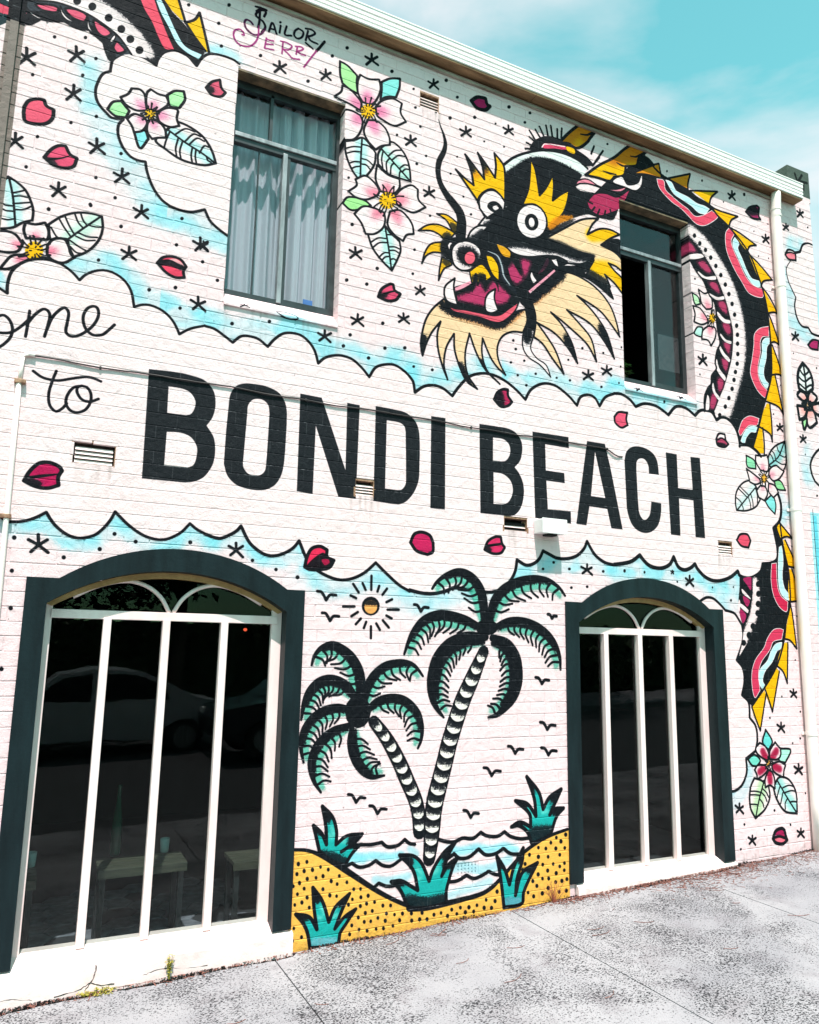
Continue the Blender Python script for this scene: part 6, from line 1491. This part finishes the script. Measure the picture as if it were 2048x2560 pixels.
# ------------------------------------------------------------------ the two upper windows
for wi, u in enumerate(UW):
    (x0, x1), (z0, z1) = u['x'], u['z']; zt = 5.30 if wi == 0 else 5.335; xm = 1.347 if wi == 0 else 4.768
    y0, y1 = .100, .140
    s_ = MB()
    s_.box(x0, x0 + .022, y0, y1, z0 + .045, z1); s_.box(x1 - .022, x1, y0, y1, z0 + .045, z1)
    s_.box(x0 + .022, x1 - .022, y0, y1, z1 - .07, z1); s_.box(x0 + .022, x1 - .022, y0, y1, z0 + .045, z0 + .085)
    uw = part(s_, 'upper_window', M_DARKFRAME, label='%s upper floor window with dark steel frame' % u['lab'])
    s_ = MB(); s_.box(x0 + .022, x1 - .022, y0 - .016, y1, zt - .012, zt + .018, .003); part(s_, 'transom', M_ALU, uw)
    s_ = MB(); s_.box(x0 + .022, x1 - .022, y0 - .004, y1, zt - .055, zt - .012); part(s_, 'transom', M_DARKFRAME, uw)
    s_ = MB(); s_.box(xm - .016, xm + .016, y0 - .012, y1, z0 + .06, zt - .04, .003); part(s_, 'mullion', M_ALU, uw)
    if wi == 0:
        s_ = MB(); s_.box(1.222, 1.244, y0, y1, zt, z1 - .05); part(s_, 'mullion', M_DARKFRAME, uw)
        s_ = MB(); s_.box(1.16, 1.168, y0 + .012, y1, z0 + .08, zt - .05); part(s_, 'glazing_bar', M_DARKFRAME, uw)
    s_ = MB(); s_.box(xm + .016, xm + .040, y0 + .002, y1, z0 + .06, zt - .05); s_.box(x1 - .044, x1 - .022, y0 + .002, y1, z0 + .06, zt - .05)
    s_.box(xm + .04, x1 - .044, y0 + .002, y1, z0 + .07, z0 + .098); part(s_, 'sash', M_DARKFRAME, uw)
    s_ = MB(); s_.box(xm, x1 - .02, .120, .124, z0 + .06, zt); part(s_, 'pane', M_GLASSU, uw)
    s_ = MB(); s_.box(x0 + .02, x1 - .02, .122, .126, zt, z1 - .05); part(s_, 'pane', M_GLASSU, uw)
    if wi == 0: s_ = MB(); s_.box(x0 + .02, xm, .122, .126, z0 + .06, zt); part(s_, 'pane', M_GLASSU, uw)
    s_ = MB(); s_.box(x0 + .001, x1 - .001, .004, .099, z1 - .014, z1 - .0008); part(s_, 'lintel', M_LINTEL, uw)
    s_ = MB(); run(s_, [(-.013, z0 - .076), (-.013, z0 - .062), (.102, z0 + .050), (.145, z0 + .052), (.145, z0 - .076)], x0 + .001, x1 - .001); part(s_, 'sill', M_MURAL, uw)

# ------------------------------------------------------------------ rooms behind the glass
def room(name, x0, x1, y0, y1, z0, z1):
    s_ = MB(); vs = [(x, y, z) for x in (x0, x1) for y in (y0, y1) for z in (z0, z1)]
    s_.add(vs, [(4, 6, 7, 5)[::-1], (0, 1, 3, 2)[::-1], (2, 3, 7, 6), (1, 5, 7, 3), (0, 2, 6, 4)])
    return part(s_, name, M_ROOM)
r1 = room('ground_floor_room', -.3, 6.2, .152, 4.2, -.06, 2.75)
room('upper_floor_room', -.2, 2.9, .152, 3.6, 3.5, 6.05); room('upper_floor_room', 3.3, 6.3, .152, 3.6, 3.5, 6.05)
fl = MB(); fl.box(-.29, 6.19, .153, 4.19, -.055, -.05); flo = part(fl, 'cafe_floor', M_FLOOR)
hx = bpy.data.meshes.new('floor_tile'); bm = bmesh.new(); R_ = .118
top = [bm.verts.new((R_ * .97 * math.cos(k * math.pi / 3), R_ * .97 * math.sin(k * math.pi / 3), .006)) for k in range(6)]; lo = [bm.verts.new((R_ * math.cos(k * math.pi / 3), R_ * math.sin(k * math.pi / 3), 0)) for k in range(6)]
bm.faces.new(top)
for k in range(6): bm.faces.new((lo[k], lo[(k + 1) % 6], top[(k + 1) % 6], top[k]))
bm.to_mesh(hx); bm.free(); hx.materials.append(M_TILE)
for i in range(9):
    for j in range(7):
        x, y = .02 + i * R_ * 1.5 * 1.03, .32 + (j + .5 * (i % 2)) * R_ * 1.732 * 1.03
        if (i * 7 + j * 3) % 5 == 0 and j > 1: continue
        o = bpy.data.objects.new('floor_tile', hx); o.location = (x, y, -.05); link(o, flo)
rl = MB(); rl.lathe([(.006, 0), (.014, .006), (.016, .015), (.010, .024)], 0, 0, 0, 14)
xr_, yr_ = at(613, 1578, 1.6)[0], 1.6
ro = rl.build('pendant_lamp', M_RED); ro.location = (xr_, yr_, at(613, 1578, 1.6)[1]); tag(ro, 'tiny glowing red lamp behind the top of the large window', 'lamp')
fx = MB(); fx.tube([(0, 0, .024), (0, 0, 2.75 - ro.location.z)], .004, 6); o = fx.build('cord', M_CABLE, ro)
# ------------------------------------------------------------------ things fixed to the wall
bx = MB(); bx.box(3.402, 3.622, -.118, -.004, 2.66, 2.768, .007)
ab = tag(bx.build('junction_box', M_BOX, None, origin=(3.51, 0, 2.66)), 'white box fixed to the wall below the gap between B and E', 'junction box')
s_ = MB(); s_.box(3.398 - 3.51, 3.626 - 3.51, -.125, -.117, -.003, .111, .003); s_.build('lid', M_BOX, ab)
s_ = MB(); s_.box(-.04, .05, -.09, -.02, -.016, .0005, .004); s_.build('underside_shade', M_BLACK, ab)  # black block put in for the shaded underside of the box
cp_ = []
for q in range(60):
    x = -.112 + (4.136 + .112) * q / 59
    cp_.append((x, -.009 - .001 * math.sin(q * 1.7), 3.424 + .004 * math.sin(q * .9) * (1 if q % 3 else .4) - .004 * math.sin(q * .33)))
cp_ += [(4.17, -.011, 3.405), (4.21, -.012, 3.385), (4.25, -.010, 3.375), (4.30, -.004, 3.38)]
cb_ = MB(); cb_.tube(cp_, .0052, 8)
co = tag(cb_.build('cable', M_CABLE, None, smooth=True), 'thin black cable strung along the wall above the lettering', 'cable')
for q in range(5, 60, 18):
    s_ = MB(); x, y, z = cp_[q]; s_.box(x - .006, x + .006, -.016, -.0015, z - .009, z + .009, .002); s_.build('clip', M_CABLE, co)
cd = MB(); cd.tube([(-.108, -.014, 3.424), (-.135, -.014, 3.428), (-.158, -.014, 3.420), (-.170, -.014, 3.400), (-.172, -.014, 3.33), (-.174, -.014, 3.25)], .011, 10)
cdo = tag(cd.build('conduit', M_PIPE, None, smooth=True), 'thin white conduit down the left side from the end of the cable', 'conduit')
s_ = MB(); s_.tube([(-.176, -.016, 3.26), (-.168, -.016, 2.8), (-.158, -.016, 2.0), (-.156, -.016, 1.0), (-.156, -.016, gz(-.15))], .0145, 12); s_.build('lower_pipe', M_PIPE, cdo, smooth=True)
for z in (3.255, 2.47, 1.3): s_ = MB(); s_.box(-.20, -.14, -.034, -.0015, z - .012, z + .012, .003); s_.build('clamp', M_BROKEN, cdo)

# ------------------------------------------------------------------ inside the cafe
def table(x0, x1, y0, y1, z, label):
    t = tag(empty('cafe_table', ((x0 + x1) / 2, (y0 + y1) / 2, -.05)), label, 'table', 'low tables inside the cafe')
    h = z + .05; w, d = (x1 - x0) / 2, (y1 - y0) / 2
    s_ = MB()
    for q in range(4): s_.box(-w, w, -d + 2 * d * q / 4 + .002, -d + 2 * d * (q + 1) / 4 - .002, h - .028, h, .003)
    s_.build('table_top', M_WOOD, t)
    s_ = MB(); s_.box(-w, w, -d - .006, -d + .004, h - .055, h - .004, .002); s_.build('edge_rail', M_WOOD, t)
    for sx in (-1, 1):
        for sy in (-1, 1): s_ = MB(); s_.box(sx * (w - .03) - .016, sx * (w - .03) + .016, sy * (d - .03) - .016, sy * (d - .03) + .016, 0, h - .028); s_.build('leg', M_DARKFRAME, t)
    return t
zt = .42
def tb(px, py): return atz(px, py, zt)
x0, y0 = tb(246, 2176); x1, _ = tb(476, 2164); table(x0, x1, y0, y0 + .28, zt, 'low timber table with a green bottle behind the large window')
x0b, y0b = tb(58, 2203); table(x0b - .34, x0b + .07, y0b, y0b + .3, zt, 'low timber table cut off by the left jamb of the large window')
x0c, y0c = tb(584, 2155); table(x0c, x0c + .42, y0c, y0c + .26, zt, 'low timber table behind the right hand light of the large window')
bt_ = MB(); bt_.lathe([(.036, 0), (.038, .02), (.037, .12), (.03, .22), (.018, .32), (.013, .36), (.013, .42), (.016, .425), (.016, .44)], 0, 0, 0, 18)
xb, yb = tb(288, 2141); o = bt_.build('bottle', M_BOTTLE, None, smooth=True); o.location = (xb, yb + .03, zt); tag(o, 'tall green bottle standing on the middle low table', 'bottle')
for px, py, lab in ((71, 2170, 'pale glass cup on the table by the left jamb'), (408, 2132, 'pale glass cup on the table with the green bottle')):
    c_ = MB(); c_.lathe([(.024, 0), (.027, .004), (.032, .085), (.029, .085), (.024, .01), (.002, .008)], 0, 0, 0, 16)
    x, y = tb(px, py); o = c_.build('cup', M_CUP, None, smooth=True); o.location = (x + .01, y + .02, zt); tag(o, lab, 'cup')

# ------------------------------------------------------------------ curtains, plant and poster upstairs
def curtain(x0, x1, z0, z1, y, folds, amp, label, seed):
    rr = random.Random(seed); nx, nz = 90, 14; ph = [rr.uniform(0, 6.28) for _ in range(4)]
    vs = []
    for j in range(nz + 1):
        z = z0 + (z1 - z0) * j / nz; tt = j / nz
        for i in range(nx + 1):
            s = i / nx
            w = math.sin(s * folds * 6.283 + ph[0] + .5 * math.sin(tt * 2.2 + ph[1])) + .5 * math.sin(s * folds * 2.1 * 6.283 + ph[2] + tt) + .4 * math.sin(s * 2.7 * 6.283 + ph[3] + tt * 1.5)
            vs.append((x0 + (x1 - x0) * s + .01 * math.sin(tt * 3 + ph[1]), y + amp * w, z))
    s_ = MB(); s_.add(vs, [(j * (nx + 1) + i, j * (nx + 1) + i + 1, (j + 1) * (nx + 1) + i + 1, (j + 1) * (nx + 1) + i) for j in range(nz) for i in range(nx)])
    return tag(s_.build('curtain', M_CURTAIN, None, smooth=True), label, 'curtain', 'curtains in the left upper window')
curtain(.965, 1.36, 3.95, 5.73, .24, 3.2, .020, 'flat grey lit curtain behind the left pane of the upper window', 3)
curtain(1.33, 1.76, 3.95, 5.73, .215, 4.2, .026, 'folded white curtain behind the right pane of the upper window', 8)
s_ = MB(); s_.box(1.53, 1.60, .114, .1185, 4.16, 4.20); tag(s_.build('window_sticker', M_BLUE), 'small blue sticker low on the right pane of the left upper window', 'sticker')
pt = tag(empty('potted_plant', (4.50, .26, 4.10)), 'potted plant with red flowers in the open right upper window', 'plant')
s_ = MB(); s_.lathe([(.06, 0), (.075, .09), (.08, .1), (.07, .1), (.065, .08)], 0, 0, 0, 16); s_.build('pot', M_BROKEN, pt)
lv = MB(); rr = random.Random(4)
def leafq(mb, c, d, L_, w, up=Vector((0, 0, 1))):
    d = d.normalized(); sd = d.cross(up if abs(d.z) < .9 else Vector((1, 0, 0))).normalized() * w; dn = Vector((0, 0, -.25 * L_))
    c = Vector(c); mb.add([c, c + d * L_ * .5 + sd, c + d * L_ + dn, c + d * L_ * .5 - sd], [(0, 1, 2), (0, 2, 3)])
for q in range(90):
    th = rr.uniform(0, 6.28); ph = rr.uniform(-.2, 1.3); r = rr.uniform(.04, .15)
    c = Vector((r * math.cos(th) * math.cos(ph), r * math.sin(th) * math.cos(ph) * .6, .12 + r * math.sin(ph)))
    leafq(lv, c, Vector((math.cos(th), math.sin(th), rr.uniform(-.3, .6))), rr.uniform(.03, .06), rr.uniform(.012, .022))
lv.build('foliage', M_PLANT, pt)
for dx, dz in ((-.10, .05), (-.06, .035), (-.12, .02)):
    s_ = MB()
    for q in range(14): th = rr.uniform(0, 6.28); leafq(s_, (dx, -.06, dz), Vector((math.cos(th), math.sin(th) * .7, rr.uniform(-.4, .8))), .035, .014)
    s_.build('flower', M_PETALR, pt)
ps = MB(); ps.box(4.88, 5.115, .128, .131, 4.30, 4.62); po = tag(ps.build('poster', M_POSTER), 'dark printed poster on the right pane of the right upper window', 'poster')
s_ = MB(); s_.box(4.872, 5.123, .127, .1275, 4.618, 4.628); s_.box(4.872, 5.123, .127, .1275, 4.292, 4.30); s_.box(4.872, 4.88, .127, .1275, 4.30, 4.618); s_.box(5.115, 5.123, .127, .1275, 4.30, 4.618); s_.build('border', M_DARKFRAME, po)

# ------------------------------------------------------------------ weeds and litter along the wall
def weed(x, y, h, n, spread, mat, label, name='weed', dead=False):
    o = tag(empty(name, (x, y, gz(x) - .02)), label, 'weed'); rr = random.Random(int(x * 100))
    st = MB(); lf = MB()
    for q in range(n):
        th = rr.uniform(0, 6.28); tip = Vector((math.cos(th) * spread * rr.uniform(.2, 1), math.sin(th) * spread * .5 * rr.uniform(.2, 1) - .01, h * rr.uniform(.5, 1)))
        mid = tip * .5 + Vector((rr.uniform(-.01, .01), 0, h * .08))
        st.tube([(0, 0, 0), mid, tip], [.0022, .0016, .0008], 5)
        for u in range(9 if not dead else 5):
            t_ = rr.uniform(.25, 1); c = mid * (t_ * 2) if t_ < .5 else mid + (tip - mid) * (t_ * 2 - 1)
            leafq(lf, c, Vector((rr.uniform(-1, 1), rr.uniform(-1, .4), rr.uniform(-.2, .8))), rr.uniform(.010, .020) * (1.0 if not dead else .7), rr.uniform(.003, .006) * (1.2 if not dead else .7))
    st.build('stem', mat, o); lf.build('leaf', mat, o)
weed(at(419, 2446)[0], -.045, .155, 8, .03, M_LEAFD, 'upright yellow green weed at the foot of the large window sill')
weed(at(240, 2478)[0], -.055, .045, 26, .11, M_LEAFD, 'low spreading weed in the crack left of the upright weed')
weed(at(1375, 2260)[0], -.05, .17, 16, .10, M_LEAFR, 'dry reddish weed against the sand near the small window', 'dry_weed', True)
lt = MB(); rr = random.Random(11)
for q in range(2600):
    z_ = rr.random()
    if z_ < .45: x = rr.uniform(3.5, 6.4); y = -.03 - abs(rr.gauss(0, .09)) * (1.5 if x > 4.6 else .7)
    elif z_ < .8: x = rr.uniform(-.4, 6.4); y = -.03 - abs(rr.gauss(0, .035))
    else: x = rr.gauss(5.0, .35); y = -.06 - abs(rr.gauss(0, .16))
    th = rr.uniform(0, 6.28); L_ = rr.uniform(.004, .014) if rr.random() < .93 else rr.uniform(.03, .07); w = rr.uniform(.0012, .0035)
    c, s = math.cos(th), math.sin(th); z = gz(x) + rr.uniform(.001, .004)
    lt.add([(x - c * L_ - s * w, y - s * L_ + c * w, z), (x + c * L_ - s * w, y + s * L_ + c * w, z + .002), (x + c * L_ + s * w, y + s * L_ - c * w, z), (x - c * L_ + s * w, y - s * L_ - c * w, z + .003)], [(0, 1, 2), (0, 2, 3)])
for q in range(26):
    x = rr.uniform(.3, 6.2); y = rr.uniform(-1.6, -.1); th = rr.uniform(-.6, .6); L_ = rr.uniform(.03, .10); pts = [(x + L_ * k * math.cos(th + .3 * k), y + L_ * k * math.sin(th + .3 * k), gz(x) + .004) for k in (-1, -.3, .4, 1)]
    lt.tube(pts, .0016, 4)
tag(lt.build('leaf_litter', M_LITTER), 'dry leaf litter and twigs along the foot of the wall', kind='stuff')
# ------------------------------------------------------------------ across the street (seen only in the glass; trees and hedge added to darken it)
def car(x, y, paint, label, flip=1):
    c = tag(empty('parked_car', (x, y, gz(x) - .14)), label, 'car', 'cars parked across the street')
    side = [(-2.1, .35), (-2.15, .62), (-2.05, .78), (-1.35, .90), (-.75, 1.36), (-.2, 1.46), (.5, 1.45), (1.15, 1.20), (1.55, .98), (2.02, .90), (2.12, .70), (2.08, .35), (1.75, .30), (1.70, .48), (1.50, .62), (1.25, .62), (1.05, .48), (1.0, .28), (-1.0, .28), (-1.05, .48), (-1.25, .62), (-1.5, .62), (-1.70, .48), (-1.75, .30)]
    s_ = MB(); s_.extrude([(p[0] * flip, p[1]) for p in side], [], -.82, .82); b = s_.build('body', paint, c)
    for sy in (-1, 1):
        for q in ([(-1.15, .93), (-.70, 1.31), (-.22, 1.40), (-.22, .93)], [(-.14, .93), (-.14, 1.40), (.48, 1.39), (1.02, 1.17), (1.1, .95)]):
            s_ = MB(); s_.extrude([(p[0] * flip, p[1]) for p in q], [], sy * .822, sy * .826); s_.build('window', M_BLACK, c)
        for wx in (-1.38, 1.38):
            s_ = MB(); s_.tube([(wx * flip, sy * .62, .31), (wx * flip, sy * .83, .31)], .31, 24); w = s_.build('wheel', M_TYRE, c)
            s_ = MB(); s_.tube([(wx * flip, sy * .82, .31), (wx * flip, sy * .838, .31)], .2, 20); s_.build('rim', M_ALU, w)
        s_ = MB(); s_.box(-2.13 * flip if flip > 0 else 1.97, -1.97 if flip > 0 else 2.13, sy * .6 - .16, sy * .6 + .16, .62, .74, .02); s_.build('headlight', M_BOX, c)
    return c
car(1.3, -10.3, M_CARS, 'silver hatchback parked on the far side of the road')
car(5.0, -8.4, M_CARD, 'dark hatchback parked on the near side of the road', 1)
def tree(x, y, h, r, seed, label):
    o = tag(empty('added_tree', (x, y, gz(x) - .1)), label, 'tree', 'trees added across the road to darken the glass'); rr = random.Random(seed)
    s_ = MB(); s_.tube([(0, 0, 0), (.05, .02, h * .25), (.0, .08, h * .5), (.1, 0, h * .75)], [.2, .16, .12, .05], 10)
    for q in range(6): th = q * 1.05; s_.tube([(0, .05, h * .4), (math.cos(th) * r * .5, math.sin(th) * r * .5, h * .62), (math.cos(th) * r * .8, math.sin(th) * r * .8, h * .75)], [.07, .045, .02], 6)
    s_.build('trunk', M_BARK, o)
    lf = MB(); cl = [(rr.gauss(0, r * .5), rr.gauss(0, r * .5), h * .68 + rr.gauss(0, h * .13)) for _ in range(26)]
    for q in range(2600):
        c = rr.choice(cl); p = Vector((c[0] + rr.gauss(0, r * .2), c[1] + rr.gauss(0, r * .2), c[2] + rr.gauss(0, r * .17)))
        leafq(lf, p, Vector((rr.uniform(-1, 1), rr.uniform(-1, 1), rr.uniform(-1, 1))), .28, .11)
    lf.build('crown', M_HEDGE, o)
for q, x in enumerate((-9, -4.5, -.5, 3.5, 8, 12.5)): tree(x, -14.6 - (q % 2), 7.4 + (q * 7 % 3), 2.4, q, ['broad', 'tall', 'round', 'leaning', 'dense', 'open'][q] + ' leafy tree added across the road to darken the glass')
hd = MB(); rr = random.Random(2)
for q in range(9000): leafq(hd, (rr.uniform(-22, 26), -16.3 + rr.gauss(0, .35), gz(0) + rr.uniform(0, 2.6)), Vector((rr.uniform(-1, 1), rr.uniform(-1, 1), rr.uniform(-1, 1))), .30, .13)
hd.box(-22, 26, -16.8, -16.2, -.8, 2.3)
tag(hd.build('hedge', M_HEDGE), 'long clipped hedge added on the far side to darken the glass', 'hedge')
bpy.context.view_layer.update()
